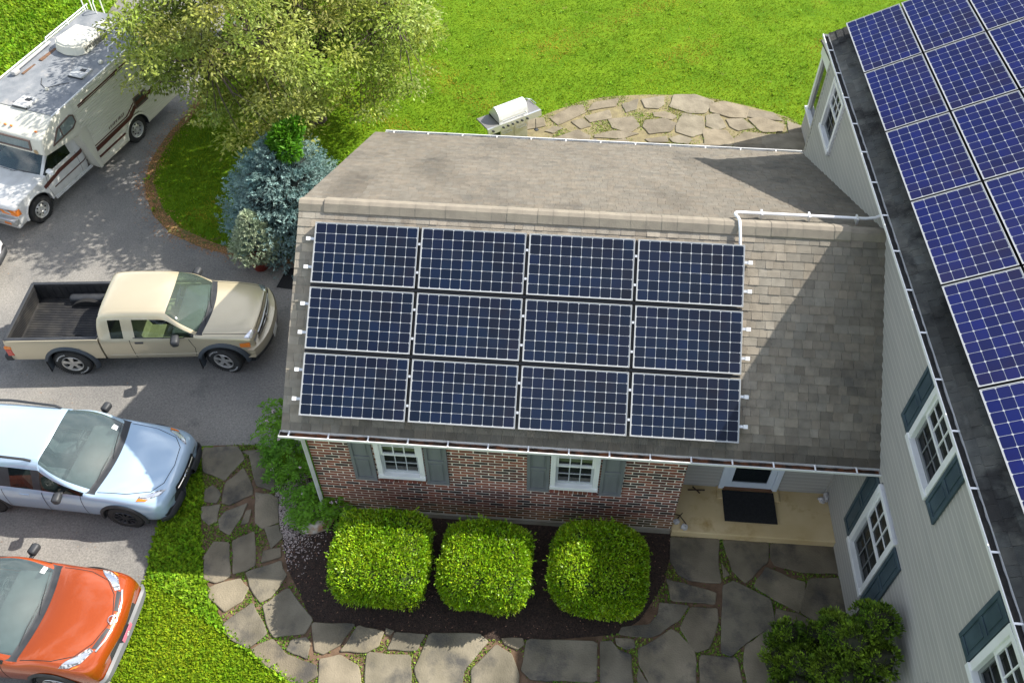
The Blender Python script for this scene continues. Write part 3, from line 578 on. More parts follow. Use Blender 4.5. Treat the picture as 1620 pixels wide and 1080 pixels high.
rowname=['bottom','middle','top']; colname=['leftmost','second','third','rightmost']
protos={}
def mount_panel(kind,origin,ux,uy,label,group):
    ux=V(ux).normalized();uy=V(uy).normalized();n=ux.cross(uy)
    mm=Matrix((ux,uy,n)).transposed().to_4x4(); mm.translation=V(origin)
    v=random.randrange(3)
    if (kind,v) not in protos:
        fr,g=panel_meshes(M['cell' if kind=='a' else 'cell2'],v*7+ord(kind))
        fo=fr.build('panel_frame',[M['pframe'],M['gapblack']]); gl=g.build('cell_grid',[M['back'],M['cell' if kind=='a' else 'cell2']],fix=False)
        protos[(kind,v)]=(fo,gl); use=(fo,gl)
    else:
        use=[]
        for q in protos[(kind,v)]:
            c=q.copy(); COL.objects.link(c); use.append(c)
    root=empty('solar_panel',(0,0,0),0,label,'solar panel',group); root.matrix_world=mm
    for q in use: q.parent=root
    return root
ca,sa=math.cos(.6669),math.sin(.6669); ufs=V((0,ca,sa))
A0=V((.0224,-.0766,3.0199))
nA=V((0,-sa,ca))
for i in range(4):
    for j in range(3):
        o=A0+V((1,0,0))*(i*1.6716)+ufs*(j*1.0128)-nA*.04
        mount_panel('a',o,(1,0,0),ufs,'dark solar panel on the brown roof, %s row, %s of four'%(rowname[j],colname[i]),'solar panels on the brick wing roof')
# mounting rails with white end caps and mid clamps
for j in range(3):
    for k,q in enumerate((.26,.72)):
        s0=j*1.0128+q*PH; P=A0+ufs*s0-nA*.085
        rt=empty('mounting_rail',tuple(P),0,'white-capped %s rail under the %s row of panels on brown roof'%(('lower','upper')[k],rowname[j]),'rail','panel mounting rails on the brick wing roof')
        r_=MB(); box_dir(r_,V((-.08,0,0))-ufs*.02,(4*1.6716+.10,0,0),ufs*.04,nA*.04); r_.build('rail',M['alu'],rt)
        if k==1:  # added black strips standing in for the shade between panels
            e=MB()
            if j<2: box_dir(e,V((-.0,0,0))+ufs*(PH*.28+.006)+nA*.01,(4*1.6716-.05,0,0),ufs*.040,nA*.035)
            for i in (1,2,3): box_dir(e,V((i*1.6716-.031,0,0))-ufs*(PH*.70)+nA*.0305,(.027,0,0),ufs*(PH*.96),nA*.022)
            e.build('gap_shade_strip',M['gapblack'],rt)
        for xx in (-.13,4*1.6716+.025):
            e=MB(); box_dir(e,V((xx,0,0))-ufs*.028-nA*.005,(.065,0,0),ufs*.056,nA*.052); e.build('end_cap',M['alubright'],rt)
        for i in (1,2,3):
            e=MB(); box_dir(e,V((i*1.6716-.0345,0,0))-ufs*.018+nA*.041,(.034,0,0),ufs*.036,nA*.047); e.build('mid_clamp',M['alu'],rt)
# big roof array
cq,sq=math.cos(.4819),math.sin(.4819)
B0=V((8.8773,7.3479,5.794)); us=V((cq,0,sq)); nB=V((-sq,0,cq))
for j,n in enumerate((7,6,5,4)):
    for i in range(n):
        o=B0+V((0,-1,0))*(i*(PW+.02))+us*(j*(PH+.02))-nB*.04
        nth=('first','second','third','fourth','fifth','sixth','seventh')
        mount_panel('b',o,(0,-1,0),us,'blue solar panel on grey house, %s from back in %s row above gutter'%(nth[i],nth[j]),'solar panels on the grey house roof')
# conduit from the array over the ridge to the house wall
cd=MB(); pr_=[(6.62,2.18,4.64),(6.61,2.24,4.73),(6.60,2.40,4.90),(6.59,2.50,4.99),(6.58,2.60,5.055),(6.565,2.68,5.05),(6.55,2.76,5.01)]
for a in range(7): t=a/6*PI/2; pr_.append((6.55+.10*(1-math.cos(t))+.0,2.80+.08*math.sin(t)+.02,4.985-.03*a/6))
pr_+= [(6.9,2.91,4.945),(8.6,2.935,4.93),(8.74,2.95,4.94),(8.84,2.96,5.0)]
cdo=cd.tube(pr_,.024,10).build('roof_conduit',M['alubright'],None,smooth=True)
tag(cdo,'white conduit pipe bent over the ridge of the brown roof to the grey wall','pipe')
for x in (6.98,7.72,8.46):
    c_=MB(); c_.box(x-.015,x+.015,2.86,2.985,4.86,4.965); c_.build('pipe_strap',M['alu'],cdo)
# ------------------------------------------------ plants
def lm(name,c1,c2,tr=.35,rough=.55,ns=.8,con=(.35,.65),spec=.3): return mat(name,c1,rough,c2,ns,tone=True,tr=tr,contrast=con,spec=spec)
M['grass']=lm('grass_blades',(.160,.290,.010),(.255,.350,.016),.40,.7,.35,spec=.08)
M['weed']=lm('broad_leaf_weeds',(.145,.30,.012),(.24,.40,.022),.38,.6,1.2,spec=.12)
M['shade_moss']=lm('joint_weeds',(.11,.24,.015),(.19,.27,.04),.3,.6,1)
M['dry']=lm('dry_joint_weeds',(.24,.26,.05),(.20,.34,.03),.35,.6,2)
HOUSEFP=[(-.0,0),(10.1,0),(10.1,7.3),(0,7.3)]
def grass(name,x,y,hgt,wd,m,tonev=.25,z=.0,lean=.9,patch=None):
    n=len(x); P=np.stack([x,y,np.full(n,z)],1); a=RNG.uniform(0,2*PI,n)
    l=RNG.uniform(.2,1,n)*lean
    D=np.stack([np.cos(a)*l,np.sin(a)*l,np.ones(n)],1); N=np.stack([-np.cos(a),-np.sin(a),l],1)
    tone=np.clip(RNG.normal(1,tonev,n),.45,1.7); t=np.stack([tone*RNG.uniform(.85,1.25,n),tone,tone*RNG.uniform(.7,1.3,n)],1)
    if patch is not None: t*=patch(x,y)
    return leaves(name,P,D,N,RNG.uniform(.6,1.3,n)*hgt,RNG.uniform(.7,1.3,n)*wd,m,None,t)
def keep(x,y,polys_out,polys_in=()):
    k=np.ones(len(x),bool)
    for p in polys_out: k&=~in_poly(p,x,y)
    for p in polys_in: k&=in_poly(p,x,y)
    return x[k],y[k]
CLP0=[(-2.60,-4.0),(-2.3,.14),(-2.15,-.46),(-1.82,-1.29),(-1.26,-2.09),(-.62,-2.49),(.18,-2.86),(1.2,-3.4),(1.2,-4)]
SUNR=[(10.1,7.3),(16,7.3),(16,12),(10.1,12)]
# far lawn
n=230000; x=RNG.uniform(-7,15,n); y=RNG.uniform(6,21,n); dens=np.clip(1.25-(y-6)/22,.3,1); k=RNG.uniform(0,1,n)<dens; x,y=x[k],y[k]
x,y=keep(x,y,[DRIVE,PATIOBASE,HOUSEFP,SUNR]); bnd=in_poly(ISLAND[:14]+ir[:14][::-1],x,y)&(RNG.uniform(0,1,len(x))<.85); x,y=x[~bnd],y[~bnd]
def pt(x,y):
    b=.90+.14*np.sin(x*1.3+np.sin(y*.9)*1.7)*np.sin(y*1.1+1.3*np.sin(x*.7))+.12*np.sin(x*4.1+y*2.3)*np.sin(y*5.3-x)
    d=np.clip((np.sin(x*.8+2.1*np.sin(y*.53))*np.sin(y*.95+1.7*np.sin(x*.61)+1)+.25*np.sin(x*6+y*3)*np.sin(y*7-x*2)-.62)*3,0,1)
    return np.stack([b*(1+.55*d),b*(1-.12*d),b*(1+1.2*d)],1)
tag(grass('back_lawn_grass',x,y,.055,.020,M['grass'],.18,lean=1.3,patch=pt),'short bright green grass of the back lawn','grass',kind='stuff')
n=45000; x=RNG.uniform(1.0,8.7,n); y=RNG.uniform(-8,-2.6,n); x,y=keep(x,y,[PATHBASE,CLP0])
tag(grass('front_lawn_grass',x,y,.06,.028,M['grass'],.2,lean=1.3,patch=pt),'grass of the front lawn below the flagstone path','grass',kind='stuff')
# taller weeds in the lawn, as loose clumps
cx=RNG.uniform(-7,14,450); cy=7+RNG.uniform(0,1,450)**1.6*12; x=np.repeat(cx,10)+RNG.normal(0,.05,4500); y=np.repeat(cy,10)+RNG.normal(0,.05,4500)
x,y=keep(x,y,[DRIVE,PATIOBASE,HOUSEFP,SUNR])
tag(grass('lawn_weeds',x,y,.08,.042,M['weed'],.2,z=.01,lean=1.5),'broad-leaved weeds dotted through the back lawn','weeds',kind='stuff')
# rough ground cover left of the camper
GL=[(-30,7),(-11.68,11.13),(-11.51,13.0),(-11.16,14.74),(-11.02,16.24),(-10.84,17.05),(-12.3,23),(-30,23)]
n=60000; x=RNG.uniform(-17,-10.4,n); y=RNG.uniform(8.4,20,n); k=(x<np.interp(y,[8.4,11.1,13,14.7,16.2,17,20],[-10.8,-10.3,-10.4,-10.7,-10.75,-10.8,-12.0])); x,y=x[k],y[k]
tag(grass('rough_ground_cover',x,y,.15,.085,M['weed'],.25,z=.03,lean=1.4,patch=pt),'rough leafy ground cover beyond the camper','ground cover',kind='stuff')
# corner lawn at the bottom left, violets near the path
CL=DRIVE_EDGE[::-1][:]; CLP=[(-2.60,-4.0)]+CL+[(-2.3,.14),(-2.15,-.46),(-1.82,-1.29),(-1.26,-2.09),(-.62,-2.49),(.18,-2.86),(1.2,-3.4),(1.2,-4)]
n=60000; x=RNG.uniform(-3.1,1.2,n); y=RNG.uniform(-4,1.1,n); x,y=keep(x,y,[],[CLP])
far=y+x*.55>-2.9
tag(grass('corner_lawn_grass',x[~far],y[~far],.05,.032,M['grass'],.25,z=.004,lean=1.4),'fine grass of the small corner lawn beside the flagstone path','grass',kind='stuff')
k=RNG.uniform(0,1,far.sum())<.75
xf,yf=x[far][k],y[far][k]
tag(grass('violet_ground_cover',xf,yf,.075,.050,M['weed'],.32,z=.012,lean=1.8),'broad heart-leaved ground cover between the driveway and the path','ground cover',kind='stuff')
# weeds in stone joints
def joint(base,stones_,n,name,label,dens=.5,h=.04,w=.025,m='shade_moss',seed=0):
    xs=[p[0] for p in base];ys=[p[1] for p in base]; x=RNG.uniform(min(xs),max(xs),n);y=RNG.uniform(min(ys),max(ys),n)
    k=in_poly(base,x,y)
    f=np.sin(x*3.1+seed)*np.sin(y*3.7+x*1.3)+RNG.normal(0,.35,n); k&=f>dens-.5
    x,y=x[k],y[k]
    for s_ in stones_: q=~in_poly(s_,x,y); x,y=x[q],y[q]
    x,y=keep(x,y,[BED] if base is PATHBASE else [])
    tag(grass(name,x,y,h,w,M[m],.3,z=.012,lean=1.5),label,'weeds',kind='stuff')
joint(PATHBASE,PATH,110000,'path_joint_weeds','low weeds growing in the joints of the front flagstone path',.42,.04,.026,'shade_moss')
joint(PATIOBASE,PATIO,50000,'patio_joint_weeds','grass and weeds growing in the joints of the rear flagstone patio',.75,.045,.022,'dry',2)
# loose chips and fallen petals on the mulch
x,y=scatter_poly(BED,19000); n=len(x)
near=np.exp(-((x+.62)**2/.30+(y+.1)**2/.55)); tn=np.where(RNG.uniform(0,1,n)<near*.8+.05,RNG.uniform(3,8,n),RNG.uniform(.5,1.6,n)); tn=np.stack([tn,tn*.86,tn*.8],1)
a=RNG.uniform(0,2*PI,n); D=np.stack([np.cos(a),np.sin(a),RNG.uniform(-.1,.3,n)],1); N=np.stack([RNG.normal(0,.3,n),RNG.normal(0,.3,n),np.ones(n)],1)
mo=leaves('mulch_chips',np.stack([x,y,np.full(n,.024)],1),D,N,RNG.uniform(.015,.045,n),RNG.uniform(.008,.02,n),mat('mulch_chip',(.045,.028,.02),.9,tone=True),None,tn)
x2=RNG.normal(-.72,.34,5200); y2=RNG.normal(-.12,.42,5200); x2,y2=keep(x2,y2,[],[BED]); n2=len(x2); a=RNG.uniform(0,2*PI,n2); q=RNG.uniform(.5,1.3,n2)
pe=leaves('fallen_petals',np.stack([x2,y2,np.full(n2,.03)],1),np.stack([np.cos(a),np.sin(a),np.full(n2,.1)],1),np.tile([0,0,1.],(n2,1)),RNG.uniform(.02,.045,n2),RNG.uniform(.012,.024,n2),mat('dry_petals',(.40,.33,.30),.9,tone=True),None,q)
tag(pe,'pale dried petals lying thickly on the mulch near the corner shrub','petals',kind='stuff')
tag(mo,'dark bark chips and pale fallen petals in the shrub bed','mulch',kind='stuff')
# fallen leaf litter and needles along the driveway edge
x=[];y=[]
for i in range(len(ISLAND)-4):
    a,b=ISLAND[i],ISLAND[i+1]; m_=300; t=RNG.uniform(0,1,m_); off=np.abs(RNG.normal(0,.16,m_))*np.sign(RNG.uniform(-.25,1,m_))
    x+=list(a[0]+(b[0]-a[0])*t+off*(1 if i>3 else .2)); y+=list(a[1]+(b[1]-a[1])*t+off*(.5 if i<6 else 0))
n=len(x); a=RNG.uniform(0,2*PI,n); q=RNG.uniform(.6,1.6,n)
tag(leaves('driveway_leaf_litter',np.stack([x,y,np.full(n,.012)],1),np.stack([np.cos(a),np.sin(a),np.full(n,.1)],1),np.tile([0,0,1.],(n,1)),RNG.uniform(.02,.06,n),RNG.uniform(.01,.03,n),mat('litter',(.34,.17,.07),.9,tone=True),None,q),'brown leaf litter along the curved driveway edge','leaf litter',kind='stuff')
n=2600; x=RNG.uniform(-12,-1,n); y=RNG.uniform(-3,14,n); cl=np.sin(x*.9+1)*np.sin(y*.8)+RNG.normal(0,.5,n); k=cl>.45; x,y=x[k],y[k]; x,y=keep(x,y,[],[DRIVE]); n=len(x); a=RNG.uniform(0,2*PI,n); q=np.stack([RNG.uniform(.5,1.4,n)]*3,1)
tag(leaves('driveway_debris',np.stack([x,y,np.full(n,.010)],1),np.stack([np.cos(a),np.sin(a),np.full(n,.05)],1),np.tile([0,0,1.],(n,1)),RNG.uniform(.012,.035,n),RNG.uniform(.008,.018,n),bpy.data.materials['litter'],None,q),'tiny scattered twigs and petals lying on the asphalt','leaf litter',kind='stuff')
# ---- clipped shrubs
def boxwood(c,r,h,label,seed,sq=.42):
    rs=np.random.default_rng(seed); root=empty('clipped_shrub',(c[0],c[1],0),rs.uniform(-.08,.08),label,'shrub','clipped shrubs in front of the brick wall')
    # superellipsoid dome
    n=27000
    d=rs.normal(size=(n,3)); d/=np.linalg.norm(d,axis=1,keepdims=True); d[:,2]=np.where(d[:,2]<-.35,-d[:,2],d[:,2])
    def surf(d,k=1.0):
        p=(5.5,4.4,3.4)[(seed-1)%3]; g=(np.abs(d[:,0])**p+np.abs(d[:,1])**p+np.abs(d[:,2])**p)**(1/p)
        s=d/g[:,None]
        bump=1+.022*np.sin(d[:,0]*7+seed)*np.sin(d[:,1]*6+2*seed)+.016*np.sin(d[:,2]*9+d[:,0]*5+seed)
        s=s*bump[:,None]*k; P=np.stack([s[:,0]*r,s[:,1]*r*.9,s[:,2]*h*.5+h*.5],1); P[:,:2]*=(0.86+.14*np.clip(P[:,2]/h*1.8,0,1))[:,None]; return P
    depth=1-np.abs(rs.normal(0,.085,n)); P=surf(d,1)*1.0; P=surf(d)*1.0
    P=np.stack([P[:,0]*depth,P[:,1]*depth,(P[:,2]-h*.5)*depth+h*.5],1)
    # sparse gaps
    gap=np.sin(P[:,0]*13+seed)*np.sin(P[:,1]*12+1)*np.sin(P[:,2]*11+2)+rs.normal(0,.12,n); k=(gap<.50)|(rs.uniform(0,1,n)<.45); P=P[k];dd=d[k];m_=len(P)
    D=dd*.7+rs.normal(0,.55,(m_,3))+np.array([0,0,.35]); Nn=rs.normal(size=(m_,3))*.7+dd
    tone=np.clip(rs.normal(1,.34,m_),.3,2.0); t=np.stack([tone*rs.uniform(.8,1.3,m_),tone,tone*rs.uniform(.6,1.3,m_)],1)
    LF=[P,D,Nn,rs.uniform(.03,.068,m_),rs.uniform(.015,.030,m_),t]
    d3=rs.normal(size=(70,3)); d3/=np.linalg.norm(d3,axis=1,keepdims=True); d3[:,2]=np.abs(d3[:,2]); P3=surf(d3,.98); c=np.repeat(P3,9,0); tt=rs.uniform(0,.11,(len(c),1)); o3=np.repeat(d3+rs.normal(0,.3,d3.shape)+[0,0,.4],9,0); o3/=np.linalg.norm(o3,axis=1,keepdims=True)
    k3=len(c); LS=[c+o3*tt,o3*.6+rs.normal(0,.5,c.shape),rs.normal(size=c.shape),np.full(k3,.045),np.full(k3,.02),np.repeat(rs.uniform(.8,1.5,(70,1)),9,0)*np.ones((1,3))]
    F=[np.concatenate([a,b]) for a,b in zip(LF,LS)]; leaves('foliage',F[0],F[1],F[2],F[3],F[4],M['box'],root,F[5])
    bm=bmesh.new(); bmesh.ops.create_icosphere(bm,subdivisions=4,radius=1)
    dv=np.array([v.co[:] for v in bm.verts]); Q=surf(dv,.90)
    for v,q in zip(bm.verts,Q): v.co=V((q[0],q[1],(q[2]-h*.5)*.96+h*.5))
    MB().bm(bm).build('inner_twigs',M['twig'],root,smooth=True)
M['box']=lm('yellow_green_box_leaves',(.185,.355,.008),(.31,.48,.016),.35,.42,1.5,spec=.5)
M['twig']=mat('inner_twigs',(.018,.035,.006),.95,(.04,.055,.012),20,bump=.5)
boxwood((1.26,-1.17),.765,1.22,'leftmost of the three round clipped shrubs, the squarest and fully sunlit',1)
boxwood((2.94,-1.16),.72,1.18,'middle of the three round clipped shrubs under the second window',2)
boxwood((4.75,-1.08),.79,1.20,'rightmost of the three round clipped shrubs, half in the house shade',3)
# ---- leafy compound-leaf shrub on the corner
def bushy(name,root,blobs,n,size,m,tonev=.25,up=.5,seed=0,wd=.5,droop=0):
    rs=np.random.default_rng(seed); tot=sum(b[3]*b[4] for b in blobs); Ps=[];Ds=[];Ns=[]
    for cx_,cy_,cz_,rx,rz in blobs:
        k=int(n*rx*rz/tot); d=rs.normal(size=(k,3)); d/=np.linalg.norm(d,axis=1,keepdims=True); rr=rs.uniform(.45,1.05,k)**.5
        Ps.append(np.array([cx_,cy_,cz_])+d*rr[:,None]*np.array([rx,rx,rz])); Ds.append(d+rs.normal(0,.5,(k,3))+[0,0,up]); Ns.append(rs.normal(size=(k,3))*.6+[0,0,1.1])
    P=np.concatenate(Ps);D=np.concatenate(Ds);Nn=np.concatenate(Ns); k=P[:,2]>.02; P,D,Nn=P[k],D[k],Nn[k]; n=len(P)
    tone=np.clip(rs.normal(1,tonev,n),.4,1.8); t=np.stack([tone*rs.uniform(.85,1.2,n),tone,tone*rs.uniform(.7,1.2,n)],1)
    return leaves(name,P,D,Nn,rs.uniform(.6,1.3,n)*size,rs.uniform(.6,1.2,n)*size*wd,m,root,t)
M['fern']=lm('fresh_green_leaves',(.11,.28,.018),(.18,.37,.025),.4,.5,1.5)
rt=empty('corner_shrub',(-.55,.35,0),0,'loose green shrub with pale flowers round the white downspout','shrub')
bl=[(-.45,.75,.55,.42,.5),(-.15,.35,.5,.42,.5),(.1,-.1,.35,.40,.4),(.45,-.4,.3,.36,.35),(.75,-.5,.25,.28,.28),(-.4,.35,.35,.35,.35),(.2,-.45,.2,.3,.22),(-.6,1.1,.6,.3,.45)]
P=[];D=[];N=[]
rs=np.random.default_rng(5)
for b in bl:   # fronds: rows of leaflets on arching stems
    for _ in range(int(150*b[3])):
        d=rand_unit(1)[0]; d[2]=abs(d[2])*.8; c=np.array(b[:3])+d*np.array([b[3],b[3],b[4]])*rs.uniform(.5,1); dr_=np.array([d[0],d[1],.15])+rs.normal(0,.4,3); dr_/=np.linalg.norm(dr_); sd=np.cross(dr_,[0,0,1]); sd/=np.linalg.norm(sd)
        for k in range(6):
            p=c+dr_*k*.032-np.array([0,0,.004*k*k])
            for s_ in (-1,1): P.append(p); D.append(sd*s_+dr_*.5+rs.normal(0,.1,3)); N.append(np.array([0,0,1.])+rs.normal(0,.25,3))
P=np.array(P);D=np.array(D);N=np.array(N); k=P[:,2]>.03;P,D,N=P[k],D[k],N[k]; n=len(P); tone=np.clip(rs.normal(1,.22,n),.5,1.6)
leaves('foliage',P,D,N,rs.uniform(.06,.10,n),rs.uniform(.022,.035,n),M['fern'],rt,tone)
st=MB()
for i in range(16):
    b=bl[i%8]; st.tube([(b[0]*.4,b[1]*.4,0),(b[0]*.7,b[1]*.7,b[2]*.6),(b[0]+rs.normal(0,.1),b[1]+rs.normal(0,.1),b[2]+b[4]*.5)],[.012,.009,.004],5)
st.build('stems',mat('green_stem',(.08,.09,.03),.8),rt)
fl_=MB()
for i in range(20):
    b=bl[i%8]; d=rand_unit(1)[0]; d[2]=abs(d[2]); c=np.array(b[:3])+d*np.array([b[3],b[3],b[4]])*1.0
    for k in range(5): fl_.ball(tuple(c+rs.normal(0,.012,3)),.012,sub=1)
fl_.build('flower_cluster',mat('pale_pink_petals',(.55,.42,.45),.7),rt)
# ---- dark yellow-tipped cypress at the bottom right
M['hin']=lm('cypress_sprays',(.075,.15,.010),(.15,.23,.016),.25,.6,2.2,(.4,.6))
def cypress(loc,blobs,label,seed):
    rt=empty('cypress_shrub',loc,0,label,'shrub'); rs=np.random.default_rng(seed); P=[];D=[];N=[];T=[]
    for b in blobs:
        for _ in range(int(125*b[3]*b[4]/.16)):
            d=rs.normal(size=3); d/=np.linalg.norm(d); d[2]=abs(d[2])*.9-.12
            c=np.array(b[:3])+d*np.array([b[3],b[3],b[4]])*rs.uniform(.75,1.05); up=np.array([d[0]*.7,d[1]*.7,.9]); up/=np.linalg.norm(up)
            q=rs.uniform(.6,1.35)
            for k in range(26):    # cupped rosette
                a=rs.uniform(0,2*PI); u=np.cross(up,[1,.2,0]);u/=np.linalg.norm(u);v=np.cross(up,u); o=u*math.cos(a)+v*math.sin(a); r=rs.uniform(.01,.05)
                P.append(c+o*r+up*r*.3-up*.03); D.append(up*1.0+o*.7); N.append(o+rs.normal(0,.2,3)); T.append(q*(.45+1.4*(r/.05)**2))
    P=np.array(P);k=P[:,2]>.03;P=P[k];D=np.array(D)[k];N=np.array(N)[k];T=np.array(T)[k];n=len(P)
    leaves('foliage',P,D,N,rs.uniform(.035,.06,n),rs.uniform(.014,.024,n),M['hin'],rt,T)
    st=MB()
    for b in blobs: st.tube([(0,0,0),(b[0]*.5,b[1]*.5,b[2]*.5),(b[0],b[1],b[2])],[.04,.025,.01],6)
    for b in blobs: st.ball((b[0],b[1],b[2]-.04),1,sub=2,sc=(b[3]*.72,b[3]*.72,b[4]*.72),jit=.2,seed=b[0])
    st.build('branches',mat('dark_inner_foliage',(.012,.016,.006),.9,(.03,.03,.012),12),rt)
cypress((8.32,-2.40,0),[(.15,.1,2.35,.26,.3),(-.1,-.05,2.05,.3,.35),(.12,.30,2.0,.22,.28),(-.25,.2,1.7,.26,.3),(.15,-.3,2.05,.26,.35),(-.05,-.45,1.6,.33,.4),(-.3,-.2,1.3,.3,.4),(-.15,.42,1.35,.25,.3),(.1,0,1.2,.36,.5),(.05,-.4,.7,.38,.45),(-.2,.1,.6,.38,.4),(.2,.35,1.55,.2,.3)],'tall dark cypress shrub against the grey siding',21)
cypress((7.72,-2.15,0),[(.25,.2,.85,.22,.25),(-.1,.22,.90,.2,.22),(.05,-.2,.85,.25,.28),(-.12,.25,.55,.26,.3),(.15,.0,.5,.3,.32),(-.22,-.1,.55,.28,.32),(.05,-.45,.6,.33,.35),(.2,-.35,.45,.28,.3),(-.2,-.5,.5,.26,.3)],'low spreading cypress shrub on the flagstones, left of the tall one',22)
# ---- blue spruce
M['spr']=lm('blue_spruce_needles',(.15,.265,.255),(.28,.40,.37),.15,.6,2.2,(.35,.6))
M['bark']=mat('grey_brown_bark',(.10,.075,.055),.9,(.05,.04,.03),9,bump=.8,bs=30,stretch=(1,1,.2))
def needles(root,name,centres,dirs,ln,wd,m,per=12,seed=0,spread=.55,tone=None,fan=.12):
    rs=np.random.default_rng(seed); c=np.repeat(centres,per,0); d=np.repeat(dirs,per,0); n=len(c)
    t=rs.uniform(0,1,n)[:,None]; P=c+d*t*fan; D=d*.8+rs.normal(0,spread,(n,3)); N=rs.normal(size=(n,3))
    tn=np.repeat(tone if tone is not None else rs.uniform(.6,1.35,len(centres)),per)*rs.uniform(.8,1.2,n)
    return leaves(name,P,D,N,rs.uniform(.7,1.2,n)*ln,wd,m,root,tn,bend=0)
rt=empty('blue_spruce',(-2.40,7.02,0),0,'dense blue spruce tree with layered branches beside the brown roof','tree')
rs=np.random.default_rng(31); C=[];Dd=[];T=[]
Hs=2.55
for lv in range(17):
    z=.12+lv*Hs/17.3; f=z/Hs; rad=1.50*(1-f**2.3)**.62*(.93 if lv%2 else 1.06)*(1 if f>.12 else .9)
    nb=int(14+36*rad)
    for i in range(nb):
        a=rs.uniform(0,2*PI); rr=rad*rs.uniform(.86,1.08)*(1+.09*math.sin(a*3+lv*1.9)); tip=np.array([math.cos(a)*rr,math.sin(a)*rr,z-.06*rr+rs.normal(0,.03)])
        o=np.array([math.cos(a),math.sin(a),.12]); sd=np.array([-math.sin(a),math.cos(a),0])
        for k in range(11):
            t=rs.uniform(0,1); back=t*.55*rr; w_=rs.normal(0,.10+.10*t)
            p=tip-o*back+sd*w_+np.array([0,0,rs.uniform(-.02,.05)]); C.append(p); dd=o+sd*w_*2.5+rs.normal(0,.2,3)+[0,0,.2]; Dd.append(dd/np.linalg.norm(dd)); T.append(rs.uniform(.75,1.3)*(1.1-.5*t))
C=np.array(C);Dd=np.array(Dd)
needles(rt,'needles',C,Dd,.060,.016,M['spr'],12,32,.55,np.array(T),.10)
tr_=MB(); tr_.tube([(0,0,0),(0,0,1.2),(.03,0,2.6)],[.13,.09,.02],10)
for i in range(60):
    a=i*2.4; z=.2+i*.037; r_=1.2*(1-(z/Hs)**2)**.6; tr_.tube([(0,0,z),(math.cos(a)*r_*.5,math.sin(a)*r_*.5,z+.03),(math.cos(a)*r_,math.sin(a)*r_,z-.02)],[.03,.018,.006],5)
tr_.build('trunk',M['bark'],rt)
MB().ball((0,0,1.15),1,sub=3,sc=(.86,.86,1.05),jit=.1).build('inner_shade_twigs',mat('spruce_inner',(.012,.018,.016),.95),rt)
# bright vine sprouting out of the spruce top
rt=empty('leafy_sapling',(-2.15,7.15,0),0,'bright green leafy sapling growing out of the top of the blue spruce','sapling')
bushy('foliage',rt,[(0,-.05,2.72,.30,.22),(.08,-.28,2.5,.25,.2),(-.2,-.1,2.55,.2,.18),(.15,.1,2.85,.2,.15)],2600,.12,lm('bright_sapling_leaves',(.07,.23,.012),(.12,.30,.02),.45,.45),.25,.1,41,.45)
s_=MB(); s_.tube([(0,0,0),(.05,0,1.3),(0,-.05,2.75)],[.03,.02,.008],6); s_.build('stem',M['bark'],rt)
# dwarf potted conifer
pot=empty('plant_pot',(-2.86,5.74,0),0,'round terracotta-red pot on the driveway holding the small pale conifer','pot')
pb_=MB(); pb_.lathe([(.13,0),(.15,.01),(.21,.26),(.235,.27),(.235,.32),(.205,.32),(.20,.27)],28); pb_.build('pot_body',mat('red_clay',(.28,.035,.02),.6,(.20,.03,.02),6),pot,smooth=True)
sm=MB(); sm.lathe([(.0001,.26),(.2,.262)],24); sm.build('potting_soil',M['soil'],pot)
rt=empty('dwarf_conifer',(-2.88,5.80,.34),0,'small pale grey-green conifer growing in the red pot','tree')
rs=np.random.default_rng(51); C=[];Dd=[]
for _ in range(1500):
    z=rs.uniform(0,1)**1.3; a=rs.uniform(0,2*PI); r_=.56*(1-z)**.75*min(1,.45+z*5)*rs.uniform(.55,1.08)+.02; C.append([math.cos(a)*r_,math.sin(a)*r_,.04+z*1.2]); d=np.array([math.cos(a),math.sin(a),.5])+rs.normal(0,.25,3); Dd.append(d/np.linalg.norm(d))
needles(rt,'needles',np.array(C),np.array(Dd),.055,.017,lm('pale_conifer_needles',(.34,.42,.27),(.46,.52,.34),.12,.6,4),12,52,.5,None,.07)
s_=MB(); s_.tube([(0,0,0),(0,0,1.15)],[.03,.006],6); s_.build('trunk',M['bark'],rt)
